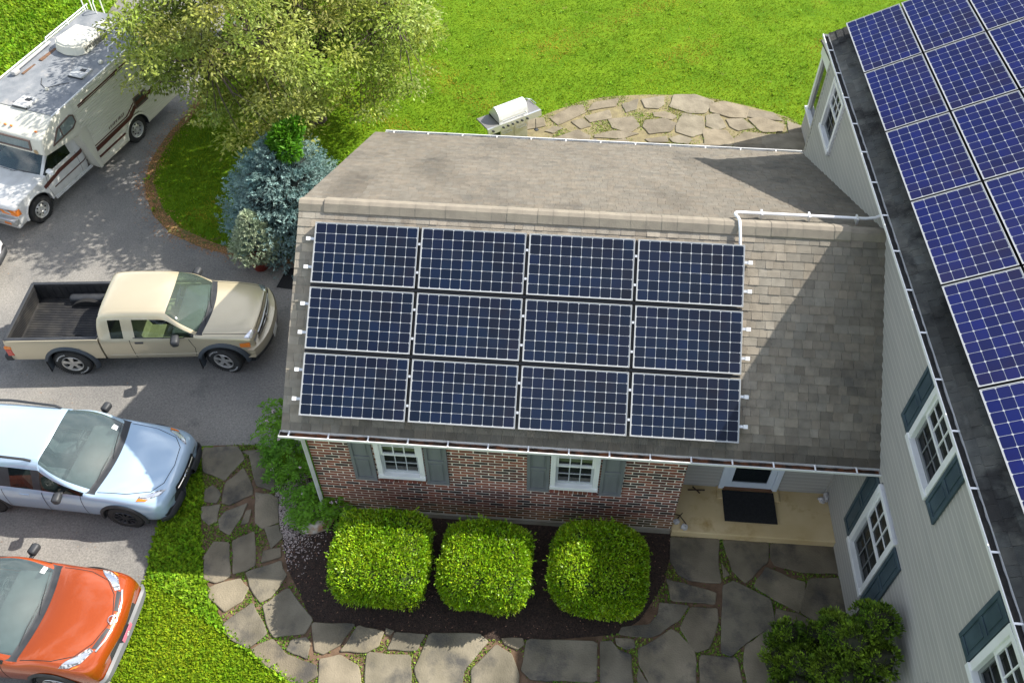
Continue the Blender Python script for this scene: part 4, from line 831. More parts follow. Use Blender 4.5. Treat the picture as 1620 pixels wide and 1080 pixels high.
# ---- the large spreading tree
M['tl']=lm('pale_tree_leaves',(.235,.32,.05),(.37,.40,.12),.50,.55,.45,(.38,.62),spec=.2)
def big_tree(loc,label,seed,nl,env,leaf=.11):
    """env: crown centre and radii relative to the trunk foot"""
    rs=np.random.default_rng(seed); rt=empty('spreading_tree',loc,0,label,'tree')
    tk=MB(); C0=np.array(env[:3]); Rr=np.array(env[3:])
    fork=np.array([.12,-.15,1.6]); tk.tube([(0,0,-.05),(.02,0,.3),(.06,-.05,.9),tuple(fork)],[.25,.18,.16,.15],12)
    # tips spread evenly through the outer part of the crown
    tips=[]
    while len(tips)<330:
        d=rs.normal(size=3); d/=np.linalg.norm(d)
        if d[2]<-.85: continue
        rr=rs.uniform(.3,1)**.5*(1+.13*math.sin(d[0]*6+seed)*math.sin(d[2]*5+1)+.12*math.sin(d[1]*8+d[0]*3+2)); q=C0+d*rr*Rr
        w_=q-np.array([.12,-.15,1.7]); ax=np.array([.30,-.72,.62]); dl=np.linalg.norm(w_-ax*(w_@ax))
        if q[2]<1.25 or (w_@ax>0 and dl<.55 and rs.random()<.65): continue
        if all(np.linalg.norm(q-t)>.55 for t in tips) : tips.append(q)
        elif rs.random()<.02: tips.append(q)
    tips=np.array(tips)
    # limbs: a dozen main arms, every tip hangs on the nearest arm joint
    joints=[]
    for i in range(13):
        a=2*PI*i/13+rs.normal(0,.15); el=(.15,.5,.95)[i%3]; tgt=C0+np.array([math.cos(a)*math.cos(el),math.sin(a)*math.cos(el),math.sin(el)*.9])*Rr*.80
        pts=[]
        for k in range(8):
            t=k/7; q=fork*(1-t)+tgt*t+np.array([0,0,.55*math.sin(t*PI)*(1 if el<.6 else .2)])+rs.normal(0,.09,3)*(0<k); pts.append(q)
        tk.tube([tuple(q) for q in pts],[.105*(1-k/8.5)+.012 for k in range(8)],7); joints+=pts[2:]
    J=np.array(joints)
    for q in tips:
        j=J[np.argmin(np.linalg.norm(J-q,axis=1)+.25*np.linalg.norm(J-fork,axis=1)*0)]
        m_=(j+q)/2+rs.normal(0,.10,3); tk.tube([tuple(j),tuple(m_),tuple(q)],[.024,.016,.005],4,cap=False)
    P=[];D=[];N=[];T=[]; per=nl/len(tips)
    for q in tips:
        r_=rs.uniform(.30,.62); n=int(per*(r_/.48)**2*rs.uniform(.8,1.2)); tone=rs.uniform(.78,1.22); warm=rs.uniform(.92,1.14)
        u=rs.normal(size=(n,3)); u/=np.linalg.norm(u,axis=1,keepdims=True); u*=rs.uniform(0,1,(n,1))**.45
        sub=rs.normal(0,.07,(14,3)); P.append(q+u*np.array([r_,r_,r_*.34])+sub[rs.integers(0,14,n)]+[0,0,.03]); D.append(u+rs.normal(0,.45,(n,3))+[0,0,-.1]); N.append(np.array([.3,.1,1.])+rs.normal(0,.40,(n,3)))
        t=tone*np.clip(rs.normal(1,.24,n),.5,1.6); pale=np.where(rs.random(n)<.10,1.35,1.0); T.append(np.stack([t*warm*pale,t*pale,t*rs.uniform(.7,1.2,n)*pale**2],1))
    P=np.concatenate(P);D=np.concatenate(D);N=np.concatenate(N);T=np.concatenate(T); k=P[:,2]>.7; P,D,N,T=P[k],D[k],N[k],T[k]; n=len(P)
    leaves('crown',P,D,N,rs.uniform(.7,1.25,n)*leaf,rs.uniform(.35,.55,n)*leaf,M['tl'],rt,T)
    tk.build('trunk',M['bark'],rt,smooth=True)
    return rt
big_tree((-2.9,11.27,0),'large spreading tree with pale yellow-green leaves behind the spruce',61,78000,(-.18,-.45,3.5,3.6,3.3,2.4),leaf=.112)
# ------------------------------------------------ vehicles
def paint(name,col,metal=.35,rough=.32,col2=None): return mat(name,col,rough,col2 or tuple(c*.9 for c in col),1.2,metal=metal,coat=1.0,contrast=(.3,.8))
M['tyre']=mat('tyre_rubber',(.018,.018,.018),.85,(.03,.03,.028),8,bump=.3,bs=60)
M['trim']=mat('black_plastic_trim',(.022,.024,.027),.55,(.035,.037,.04),6)
M['gap']=mat('panel_gap',(.012,.012,.012),.9)
M['chrome']=mat('chrome',(.82,.82,.80),.18,metal=1)
M['rimsilver']=mat('alloy_rim',(.62,.61,.58),.35,metal=.7)
M['rimdark']=mat('dark_alloy_rim',(.05,.05,.055),.35,metal=.5)
M['lens']=glass_mat('headlight_lens',(.35,.37,.38),.06,clear=.35,tint=(.95,.97,1))
M['reflector']=mat('lamp_reflector',(.75,.76,.78),.2,metal=.9)
M['lamphouse']=mat('smoked_lamp_housing',(.10,.105,.11),.12,(.42,.43,.44),26,coat=1,contrast=(.45,.55))
M['amber']=mat('amber_lens',(.75,.20,.015),.2,coat=1)
M['redlens']=mat('red_lens',(.5,.02,.01),.2,coat=1)
M['carglass']=glass_mat('tinted_side_glass',(.010,.014,.014),.04,clear=.22,tint=(.5,.6,.55))
M['windshield']=glass_mat('windshield_glass',(.10,.14,.14),.03,clear=.55,tint=(.80,.93,.90)); M['windshield'].node_tree.nodes['Principled BSDF'].inputs['Specular IOR Level'].default_value=1.0; M['windshield'].node_tree.nodes['Principled BSDF'].inputs['Coat Weight'].default_value=1.0
M['tan']=mat('tan_cloth',(.36,.34,.20),.85,(.28,.27,.16),8)
M['dash']=mat('grey_dashboard',(.12,.135,.135),.7,(.08,.09,.09),4)
M['greyseat']=mat('grey_cloth',(.09,.10,.11),.85,(.14,.15,.16),9)
M['under']=mat('underbody_black',(.01,.01,.01),.95)
def shell(stations,matf,mats,names,parent,wheels=(),lev=3,crease=(),arch_y=.5,cap_front=0,cap_rear=0):
    n=len(stations[0]); full=[]
    for st in stations:
        L=[V(p) for p in st]; Rr=[V((p[0],-p[1],p[2])) for p in st[:-1]][::-1]; full.append(L+Rr)
    m=2*n-1; vs=[tuple(p) for r_ in full for p in r_]; fs=[];mi=[]
    for i in range(len(stations)-1):
        for j in range(m-1):
            fs.append((i*m+j,i*m+j+1,(i+1)*m+j+1,(i+1)*m+j)); jj=j if j<n-1 else m-2-j; mi.append(matf(i,jj))
    for i,mm in ((0,cap_rear),(len(stations)-1,cap_front)):
        for j in range(n-1):
            a,b,c,d=i*m+j,i*m+j+1,i*m+(m-2-j),i*m+(m-1-j)
            fs.append((a,b,c,d) if b!=c else (a,b,d)); mi.append(mm)
    me=bpy.data.meshes.new('shell'); me.from_pydata(vs,[],fs); me.polygons.foreach_set('material_index',mi)
    bm=bmesh.new(); bm.from_mesh(me); bmesh.ops.recalc_face_normals(bm,faces=bm.faces[:])
    cl=bm.edges.layers.float.new('crease_edge'); bm.verts.ensure_lookup_table()
    def jof(v): q=v.index%m; return q if q<n else m-1-q
    for e in bm.edges:
        a,b=e.verts; ia,ib=a.index//m,b.index//m; ja,jb=jof(a),jof(b)
        for kind,k,wt,lo,hi in crease:
            if kind=='j' and ja==jb==k and lo<=min(ia,ib) and max(ia,ib)<=hi and ia!=ib: e[cl]=wt
            if kind=='i' and ia==ib==k and lo<=min(ja,jb) and max(ja,jb)<=hi: e[cl]=wt
    bm.to_mesh(me); bm.free()
    for k in range(max(mats.keys())+1): me.materials.append(bpy.data.materials.get('x'+str(k)) or bpy.data.materials.new('x'+str(k)))
    ob=bpy.data.objects.new('shell',me); COL.objects.link(ob); md=ob.modifiers.new('s','SUBSURF'); md.levels=lev; md.render_levels=lev; md.boundary_smooth='ALL'
    dg=bpy.context.evaluated_depsgraph_get(); em=bpy.data.meshes.new_from_object(ob.evaluated_get(dg)); bpy.data.objects.remove(ob)
    bm=bmesh.new(); bm.from_mesh(em)
    for (wx,wz,wr) in wheels:
        kill=[f for f in bm.faces if all((math.hypot(v.co.x-wx,v.co.z-wz)<wr) and abs(v.co.y)>arch_y for v in f.verts)]
        bmesh.ops.delete(bm,geom=kill,context='FACES')
        for v in bm.verts:
            if v.is_boundary and abs(v.co.y)>arch_y:
                d=math.hypot(v.co.x-wx,v.co.z-wz)
                if .5*wr<d<wr*1.12 and v.co.z>wz-.16: k=wr/d; v.co.x=wx+(v.co.x-wx)*k; v.co.z=wz+(v.co.z-wz)*k
    bvh=BVHTree.FromBMesh(bm)
    out={}
    bm.faces.ensure_lookup_table()
    groups={}
    for f in bm.faces: groups.setdefault(f.material_index,[]).append(f)
    for k,fl in groups.items():
        ids={};vv=[];ff=[]
        for f in fl:
            t=[]
            for v in f.verts:
                if v.index not in ids: ids[v.index]=len(vv); vv.append(tuple(v.co))
                t.append(ids[v.index])
            ff.append(tuple(t))
        out[k]=(vv,ff)
    bm.free(); objs={}
    # split each glass material into connected windows
    for k,(vv,ff) in out.items():
        nm=names[k]; isl=[ff]
        if nm in('side_window','rear_window'):
            par=list(range(len(vv)))
            def fd(a):
                while par[a]!=a: par[a]=par[par[a]]; a=par[a]
                return a
            for f in ff:
                for q in f[1:]: par[fd(q)]=fd(f[0])
            g={}
            for f in ff: g.setdefault(fd(f[0]),[]).append(f)
            isl=list(g.values())
        for fl in isl:
            used=sorted({q for f in fl for q in f}); mp={q:i for i,q in enumerate(used)}
            mb=MB(); mb.add([vv[q] for q in used],[tuple(mp[q] for q in f) for f in fl])
            o=mb.build(nm,mats[k],parent,smooth=50,fix=False)
            objs.setdefault(nm,[]).append(o)
    return objs,bvh
def cast(bvh,p,axis):
    dirs={'z':(V((p[0],p[1],5)),V((0,0,-1))),'x':(V((9,p[0],p[1])),V((-1,0,0))),'-x':(V((-9,p[0],p[1])),V((1,0,0))),'y':(V((p[0],5,p[1])),V((0,-1,0))),'-y':(V((p[0],-5,p[1])),V((0,1,0)))}
    o,d=dirs[axis]; h=bvh.ray_cast(o,d)
    if h[0] is None:
        q=V((p[0],p[1],.9)) if axis=='z' else (V((0,p[0],p[1])) if axis in('x','-x') else V((p[0],(.8 if axis=='y' else -.8),p[1])))
        h=bvh.find_nearest(q)
    loc,nn=h[0],h[1]
    if nn.dot(d)>0: nn=-nn
    return loc,nn
def patch(bvh,name,poly,axis,m,parent,off=.004,cuts=3,mirror=False):
    bm=bmesh.new(); vs=[bm.verts.new((p[0],p[1],0)) for p in poly]; bm.faces.new(vs); bmesh.ops.triangulate(bm,faces=bm.faces[:])
    for _ in range(cuts):
        el=[e for e in bm.edges if e.calc_length()>.05]
        if el: bmesh.ops.subdivide_edges(bm,edges=el,cuts=1,use_grid_fill=False); bmesh.ops.triangulate(bm,faces=bm.faces[:])
    for v in bm.verts:
        l,nn=cast(bvh,(v.co.x,v.co.y),axis); v.co=l+nn*off
    o=MB().bm(bm).build(name,m,parent,smooth=60); return o
def lamp(bvh,poly,axis,parent,name='headlight'):
    cx=sum(p[0] for p in poly)/len(poly); cy=sum(p[1] for p in poly)/len(poly)
    a=patch(bvh,name,poly,axis,M['lamphouse'],parent,.006)
    sh=[(cx+(x-cx)*.78,cy+(y-cy)*.62) for x,y in poly]; patch(bvh,'reflector',sh,axis,M['reflector'],a,.009)
    return a
def ribbon(bvh,pts,axis,wd,off=.0025,mb=None,res=.04,hgt=0):
    """thin strip following a surface"""
    P=[]
    for a,b in zip(pts,pts[1:]):
        L=math.dist(a,b); k=max(1,int(L/res))
        for i in range(k): t=i/k; P.append((a[0]+(b[0]-a[0])*t,a[1]+(b[1]-a[1])*t))
    P.append(pts[-1]); H=[cast(bvh,p,axis) for p in P]
    mb=mb or MB(); vs=[];fs=[]
    for i,(l,nn) in enumerate(H):
        d=(H[min(i+1,len(H)-1)][0]-H[max(i-1,0)][0]).normalized(); s=d.cross(nn).normalized()
        vs+= [tuple(l+nn*off-s*wd/2),tuple(l+nn*(off+hgt)-s*wd*.3),tuple(l+nn*(off+hgt)+s*wd*.3),tuple(l+nn*off+s*wd/2)]
    for i in range(len(H)-1):
        for k in range(3): fs.append((4*i+k,4*i+k+1,4*i+5+k,4*i+4+k))
    mb.add(vs,fs); return mb
def wheel(parent,x,y,z,r,w,side,rimm,style='spoke5',steer=0,letters=False,rimr=.62):
    t=MB(); pr=[(r*rimr,-w/2+.01),(r*.80,-w/2),(r*.93,-w/2+.012),(r*.99,-w/2+.045),(r,-w*.2),(r,w*.2),(r*.99,w/2-.045),(r*.93,w/2-.012),(r*.80,w/2),(r*rimr,w/2-.01),(r*rimr*.96,w/2-.05),(r*rimr*.9,0)]
    t.lathe(pr,40,axis='y',cap=False)
    for k in range(56):   # tread blocks
        a=2*PI*k/56
        for yy in (-w*.32,w*.32):
            c,s_=math.cos(a),math.sin(a); t.add([( (r-.002)*math.cos(a-.03),yy-w*.12,(r-.002)*math.sin(a-.03)),((r-.002)*math.cos(a+.025),yy-w*.12,(r-.002)*math.sin(a+.025)),((r-.002)*math.cos(a+.025),yy+w*.12,(r-.002)*math.sin(a+.025)),((r-.002)*math.cos(a-.03),yy+w*.12,(r-.002)*math.sin(a-.03)),
            ((r+.008)*math.cos(a-.03),yy-w*.12,(r+.008)*math.sin(a-.03)),((r+.008)*math.cos(a+.025),yy-w*.12,(r+.008)*math.sin(a+.025)),((r+.008)*math.cos(a+.025),yy+w*.12,(r+.008)*math.sin(a+.025)),((r+.008)*math.cos(a-.03),yy+w*.12,(r+.008)*math.sin(a-.03))],[(4,5,6,7),(0,1,5,4),(1,2,6,5),(2,3,7,6),(3,0,4,7)])
    wo=t.build('wheel',M['tyre'],parent,smooth=35); wo.location=(x,y,z); wo.rotation_euler=(0,0,steer)
    f=w/2*side; k=MB(); R1=r*rimr
    k.lathe([(R1*1.02,f-.006*side),(R1*1.0,f+.004*side),(R1*.93,f-.004*side),(R1*.88,f-.05*side)],40,axis='y',cap=False)
    k.lathe([(.001,f-.012*side),(R1*.16,f-.012*side),(R1*.20,f-.03*side)],20,axis='y',cap=False)
    if style=='steel':
        k.lathe([(R1*.9,f-.055*side),(R1*.78,f-.075*side),(R1*.55,f-.03*side),(R1*.3,f-.02*side),(R1*.2,f-.045*side)],40,axis='y',cap=False)
        for q in range(8):
            a=q*PI/4; k.ball((R1*.62*math.cos(a),f-.036*side,R1*.62*math.sin(a)),.022,1,1)
    else:
        n=5 if style=='spoke5' else 10
        for q in range(n):
            a=2*PI*q/n+.3; wd=R1*(.22 if n==5 else .085); u=V((math.cos(a),0,math.sin(a))); s_=V((-math.sin(a),0,math.cos(a)))
            pts=[(R1*.15,wd*.9,-.012),(R1*.5,wd*.75,-.012),(R1*.93,wd*1.2,-.006)]
            vs=[]
            for rr_,ww,dd in pts:
                for sg in (-1,1): vs.append(tuple(u*rr_+s_*ww*sg+V((0,f+dd*side,0))))
                for sg in (-1,1): vs.append(tuple(u*rr_+s_*ww*sg*.7+V((0,f+(dd-.03)*side,0))))
            k.add(vs,[(0,1,5,4),(4,5,9,8),(0,4,6,2),(4,8,10,6),(1,3,7,5),(5,7,11,9)])
    k.build('rim',[rimm,M['gap']],wo,smooth=40)
    b=MB(); b.lathe([(.001,f-.09*side),(R1*.9,f-.088*side)],30,axis='y',cap=False); b.build('brake_disc',M['under'],wo)
    if letters:
        l=MB(); rl=r*.80; rn=random.Random(int(x*10))
        for a0 in (.35,PI+.35):
            for q in range(8):
                a=a0+q*.13+.02
                if side<0: a=-a
                for e in range(3):
                    aa=a+e*.03*(1 if side>0 else -1); h=.016
                    l.add([((rl+dx)*math.cos(aa+da),f+.0035*side,(rl+dx)*math.sin(aa+da)) for dx,da in ((-h,-.009),(-h,.009),(h*(1 if e!=1 else rn.uniform(-.2,1)),.009),(h*(1 if e!=1 else .4),-.009))],[(0,1,2,3)])
        l.build('raised_white_letters',M['alubright'],wo)
    return wo
def flare(parent,wx,wz,wr,y,side,m,wd=.07,out=.045,a0=-.15,a1=PI+.15,name='fender_flare'):
    f=MB(); vs=[];fs=[];n=26
    for i in range(n+1):
        a=a0+(a1-a0)*i/n; c,s_=math.cos(a),math.sin(a)
        for rr_,yy in ((wr+wd,y-.012),(wr+wd*.55,y+out*.8),(wr+.005,y+out),(wr-.012,y+out*.55),(wr-.012,y-.10)):
            vs.append((wx+c*rr_,yy*side,wz+s_*rr_))
    for i in range(n):
        for k in range(4): fs.append((5*i+k,5*i+k+1,5*i+6+k,5*i+5+k))
    f.add(vs,fs); return f.build(name,m,parent,smooth=50)
def liner(parent,wx,wz,wr,y,side):
    l=MB(); n=20; vs=[];fs=[]
    for i in range(n+1):
        a=-.2+(PI+.4)*i/n
        for yy in (y,y-.36): vs.append((wx+math.cos(a)*(wr+.002),yy*side,wz+math.sin(a)*(wr+.002)))
    for i in range(n): fs.append((2*i,2*i+1,2*i+3,2*i+2))
    l.add(vs,fs); vs2=[(wx,(y-.36)*side,wz)]+[vs[2*i+1] for i in range(n+1)]; l.add(vs2,[(0,i,i+1) for i in range(1,n+1)])
    return l.build('wheel_liner',M['under'],parent)
def mirror_(parent,x,y,z,side,m,glassm=None,s=1.0):
    b=MB(); b.bevbox(-.06*s,.07*s,0,.20*s,-.075*s,.075*s,.045*s,seg=3); b.bevbox(-.02,.05,-.08,.03,-.06*s,-.02*s,.01)
    o=b.build('side_mirror',m,parent,smooth=50); o.location=(x,y*side,z); o.rotation_euler=(0,0,-.15*side)
    if side<0: o.scale=(1,-1,1)
    g=MB(); g.quad((-.062*s,.02,-.055*s),(-.062*s,.18*s,-.055*s),(-.062*s,.18*s,.055*s),(-.062*s,.02,.055*s)); g.build('mirror_glass',M['chrome'],o)
    return o
def seats(parent,xs,ys,m,z=.35):
    for x in xs:
        for y in ys:
            s_=MB(); s_.bevbox(x-.25,x+.27,y-.24,y+.24,z,z+.20,.05); b_=[(x-.30,z+.15),(x-.42,z+.72)]
            s_.add([(x-.30,y-.23,z+.12),(x-.17,y-.23,z+.14),(x-.17,y+.23,z+.14),(x-.30,y+.23,z+.12),(x-.44,y-.20,z+.72),(x-.34,y-.20,z+.74),(x-.34,y+.20,z+.74),(x-.44,y+.20,z+.72)],[(0,1,5,4),(1,2,6,5),(2,3,7,6),(3,0,4,7),(4,5,6,7)])
            s_.bevbox(x-.47,x-.37,y-.13,y+.13,z+.76,z+.92,.03); s_.build('seat',m,parent,smooth=40)
def cabin(parent,x0,x1,w,z0,dashx,m):
    c=MB(); c.box(x0,x1,-w,w,z0,z0+.03); c.build('cabin_floor',M['under'],parent)
    d=MB(); d.bevbox(dashx-.28,dashx+.34,-w*.97,w*.97,z0+.40,z0+.60,.06); d.build('dashboard',m,parent,smooth=40)
    s_=MB(); cx,cy,cz=dashx-.38,w*.45,z0+.58
    pts=[(cx+.07*math.sin(a)*.8,cy+.18*math.cos(a),cz+.17*math.sin(a)) for a in [k*PI/8 for k in range(17)]]; s_.tube(pts,.014,6); s_.tube([(cx,cy,cz),(cx+.15,cy,cz-.06)],.03,6); s_.tube([(cx,cy-.17,cz),(cx,cy+.17,cz)],.014,5); s_.build('steering_wheel',M['trim'],parent)
def wiper(bvh,parent,p0,p1):
    a,na=cast(bvh,p0,'z'); b,nb=cast(bvh,p1,'z'); w_=MB(); m_=(a+b)/2+V((0,0,.015))
    w_.tube([tuple(a+na*.012),tuple(m_+na*.015),tuple(b+nb*.015)],.007,5); c=b+(b-a)*.45; d=b-(b-a)*.35
    l,nn=cast(bvh,(c.x,c.y),'z'); l2,n2=cast(bvh,(d.x,d.y),'z')
    w_.tube([tuple(l2+n2*.008),tuple(b+nb*.010),tuple(l+nn*.008)],.005,4); w_.build('wiper',M['trim'],parent)
# ---------------- generic crossover
def crossover(root,P,names,cfg):
    """P paint; x from rear hub; returns bvh"""
    wb,W2,H,fo,ro=cfg['wb'],cfg['w']/2,cfg['h'],cfg['fo'],cfg['ro']; zb=cfg['zb']; zh=cfg['zh']; yr=cfg['yr']; cw=cfg['cowl']; rf=cfg['rooffront']; rr_=cfg['roofrear']
    gc=.21; xf=wb+fo
    def prof(x,w,zs,zm,zbelt,top,bow=0,bowall=0,tz=None):
        # top: list of 5 (yfrac or y, z) for points 5..9
        pts=[(w*.86,zs),(w*.975,zs+.07),(w*1.0,zm),(w*.985,zbelt-.10),(w*.94,zbelt)]+list(top)
        out=[]
        for j,(y,z) in enumerate(pts):
            q=1-(y/max(W2,.01))**2
            out.append((x+(bow if j>=4 else 0)*q+bowall*q,y,z))
        return out
    def roof(h,yr): return [(yr+.055,h-.115),(yr+.0,h-.055),(yr*.94,h-.015),(yr*.5,h+.012),(0,h+.02)]
    def hood(w,z,c): return [(w*.885,z+.012),(w*.80,z+.03),(w*.62,z+.045+c*.5),(w*.33,z+.05+c),(0,z+.05+c)]
    st=[]; 
    st.append(prof(-ro,W2*.80,.42,.62,.80,[(W2*.74,.83),(W2*.7,.85),(W2*.6,.86),(W2*.33,.87),(0,.87)],bowall=-.10))
    st.append(prof(-ro+.06,W2*.92,.30,.62,.98,[(W2*.80,1.02),(W2*.74,1.05),(W2*.6,1.07),(W2*.33,1.08),(0,1.08)],bowall=-.08))
    st.append(prof(-ro+.20,W2*.97,gc,.62,zb+.02,[(yr+.09,1.22),(yr+.05,1.25),(yr*.9,1.27),(yr*.5,1.28),(0,1.28)],bowall=-.05))
    st.append(prof(rr_-.12,W2*.99,gc,.62,zb,roof(H-.10,yr*.93),bowall=-.04))
    st.append(prof(rr_+.10,W2,gc,.62,zb,roof(H-.045,yr*.96)))
    st.append(prof(.55,W2,gc,.62,zb-.01,roof(H-.01,yr*.99)))
    st.append(prof(.63,W2,gc,.62,zb-.01,roof(H-.008,yr*.99)))
    st.append(prof(1.22,W2*.995,gc,.62,zb-.03,roof(H,yr)))
    st.append(prof(1.31,W2*.995,gc,.62,zb-.035,roof(H-.002,yr)))
    st.append(prof(rf,W2*.99,gc,.62,zb-.045,roof(H-.035,yr*.985),bow=.06))
    st.append(prof((rf+cw)/2,W2*.99,gc,.62,zb-.06,[(W2*.90,(H+zb)/2-.03),(W2*.855,(H+zb)/2+.015),(W2*.68,(H+zb)/2+.04),(W2*.36,(H+zb)/2+.06),(0,(H+zb)/2+.065)],bow=.10))
    st.append(prof(cw,W2*.99,gc,.62,zb-.07,hood(W2,zb-.075,.0),bow=.17))
    st.append(prof(cw+.10,W2*.985,gc,.62,zb-.08,hood(W2*.99,zb-.085,.0),bow=.17))
    st.append(prof(cw+.45,W2*.985,gc,.62,zb-.12,hood(W2*.99,zh+.01,.02),bow=.13))
    st.append(prof(wb+fo*.52,W2*.975,gc,.60,zh-.10,hood(W2*.95,zh-.08,.035),bow=.08,bowall=.10))
    st.append(prof(wb+fo*.74,W2*.93,gc+.02,.56,zh-.20,hood(W2*.86,zh-.16,.045),bow=.03,bowall=.15))
    st.append(prof(xf-.17,W2*.85,gc+.04,.50,zh-.31,[(W2*.76,zh-.26),(W2*.70,zh-.22),(W2*.55,zh-.19),(W2*.3,zh-.17),(0,zh-.165)],bowall=.17))
    st.append(prof(xf-.15,W2*.76,gc+.10,.45,zh-.42,[(W2*.68,zh-.38),(W2*.62,zh-.36),(W2*.5,zh-.35),(W2*.28,zh-.34),(0,zh-.34)],bowall=.15))
    def mf(i,j):
        if j==0: return 3
        if j in(4,) and 3<=i<=10:
            return 3 if i in(5,7) else 1
        if i==2 and j in(6,7,8): return 5
        if i in(9,10) and j in(6,7,8): return 2
        if i==11 and j>=5: return 3
        return 0
    mats={0:P,1:M['carglass'],2:M['windshield'],3:M['trim'],5:M['carglass']}
    nm={0:'body',1:'side_window',2:'windshield',3:'lower_trim',5:'rear_window'}
    wr=cfg['wr']; wl=[(0,wr,wr+.055),(wb,wr,wr+.055)]
    objs,bvh=shell(st,mf,mats,nm,root,wl,3,[('j',4,.7,3,11),('i',9,.5,5,9),('i',11,.5,5,9),('i',12,.4,5,9),('j',6,.4,3,9)],cap_front=3,cap_rear=0)
    return bvh,xf
def finish(root,bvh,cfg,xf,wheels_style,rimm,steer=0,mirm=None,seatm=None,dashm=None):
    wb,W2,wr=cfg['wb'],cfg['w']/2,cfg['wr']
    for x,sg in ((0,1),(0,-1),(wb,1),(wb,-1)):
        wheel(root,x,(W2-.125)*sg,wr,wr,.225,sg,rimm,wheels_style,steer if x else 0)
        flare(root,x,wr,wr+.055,W2*.985,sg,M['trim'],.06,.016); liner(root,x,wr,wr+.055,W2-.03,sg)
        
    MB().box(-cfg['ro']+.35,xf-.45,-W2*.86,W2*.86,.22,.42).build('underbody',M['under'],root)
    cabin(root,-.3,cfg['cowl']-.2,W2*.78,.35,cfg['cowl']-.25,dashm or M['dash']); seats(root,(1.05,.2),(.38,-.38),seatm or M['greyseat'],.42)
    for s_ in (1,-1):
        mirror_(root,cfg['cowl']-.42,W2-.02,cfg['zb']+.03,s_,mirm or M['trim'],s=1.0)
        hl=MB()
        for x in (1.55,.55):
            l,nn=cast(bvh,(x-.62,cfg['zb']-.16),'y' if s_>0 else '-y'); hl=MB(); hl.bevbox(l.x-.09,l.x+.09,l.y-.012,l.y+.012,l.z-.016,l.z+.016,.008); hl.build('door_handle',cfg['paint'],root,smooth=True)
    g=MB()
    for s_ in ('y','-y'):
        for xx in (cfg['cowl']-.10,1.26,.50): ribbon(bvh,[(xx,.36),(xx+(.02 if xx<2 else -.03),cfg['zb']-.07)],s_,.012,.0015,g)
        ribbon(bvh,[(.50,.34),(cfg['cowl']-.12,.34)],s_,.007,.0015,g)
    g.build('door_gap',M['gap'],root)
    wiper(bvh,root,(cfg['cowl']+.20,-.05),(cfg['cowl']+.08,.45)); wiper(bvh,root,(cfg['cowl']+.12,-.55),(cfg['cowl']+.12,-.10))
# ---- light blue crossover
blue=paint('ice_blue_paint',(.41,.54,.665),.15,.2)
car=empty('parked_car',(0,0,0),0,'light blue crossover car with black trim parked beside the flagstone path','car')
cfg=dict(wb=2.665,w=1.80,h=1.56,fo=.90,ro=.90,zb=1.02,zh=.93,yr=.58,cowl=2.08,rooffront=1.22,roofrear=-.55,wr=.345,paint=blue)
bvh,xf=crossover(car,blue,None,cfg); finish(car,bvh,cfg,xf,'spoke10',M['rimdark'])
for s_ in (1,-1):
    lamp(bvh,[(3.00,.77*s_),(3.17,.735*s_),(3.36,.60*s_),(3.43,.47*s_),(3.36,.50*s_),(3.18,.62*s_),(3.03,.70*s_)],'z',car)
    patch(bvh,'turn_signal',[(2.995,.785*s_),(3.15,.76*s_),(3.19,.725*s_),(3.03,.735*s_)],'z',M['amber'],car,.010)
    patch(bvh,'fog_lamp_surround',[(.40*s_,.30),(.72*s_,.30),(.78*s_,.46),(.66*s_,.50),(.50*s_,.38)],'x',M['trim'],car,.010)
    rl=MB(); rl.tube([(1.16,.565*s_,1.525),(1.05,.575*s_,1.575),(.2,.58*s_,1.60),(-.52,.56*s_,1.54),(-.60,.55*s_,1.49)],.026,6); rl.build('roof_rail',M['trim'],car,smooth=True)
gr=patch(bvh,'grille',[(-.34,.57),(.34,.57),(.40,.66),(.36,.745),(-.36,.745),(-.40,.66)],'x',M['gap'],car,.008)
e=MB(); ribbon(bvh,[(-.33,.665),(-.11,.665)],'x',.028,.012,e,hgt=.01); ribbon(bvh,[(.11,.665),(.33,.665)],'x',.028,.012,e,hgt=.01); e.build('grille_bar',M['chrome'],gr)
e=MB(); l,nn=cast(bvh,(0,.665),'x')
e.tube([(l.x+.02,.095*math.cos(a),l.z+.045*math.sin(a)) for a in [k*PI/10 for k in range(21)]],.009,5); 
for q in ((-.05,.01),(-.02,-.012),(.01,.008),(.035,-.01),(.055,.012)): e.ball((l.x+.02,q[0],l.z+q[1]),.008,sub=1)
e.build('oval_emblem',M['chrome'],gr)
b_=MB()
for z_,y_ in ((.28,.80),(.36,.83)): pass
b_=MB(); ribbon(bvh,[(-.80,.33),(0,.30),(.80,.33)],'x',.17,.012,b_,hgt=.035); b_.build('bumper',M['trim'],car,smooth=50)
h=MB(); ribbon(bvh,[(2.28,.74),(2.8,.70),(3.2,.58),(3.36,.38),(3.41,0),(3.36,-.38),(3.2,-.58),(2.8,-.70),(2.28,-.74)],'z',.012,.0015,h); h.build('hood_gap',M['gap'],car)
patch(bvh,'windshield_sticker',[(2.02,.50),(2.10,.50),(2.10,.60),(2.02,.60)],'z',M['white'],car,.004,2)
car.location=(-5.78,.335,0); car.rotation_euler=(0,0,R(-2.5)); car.scale=(.93,.93,.93)
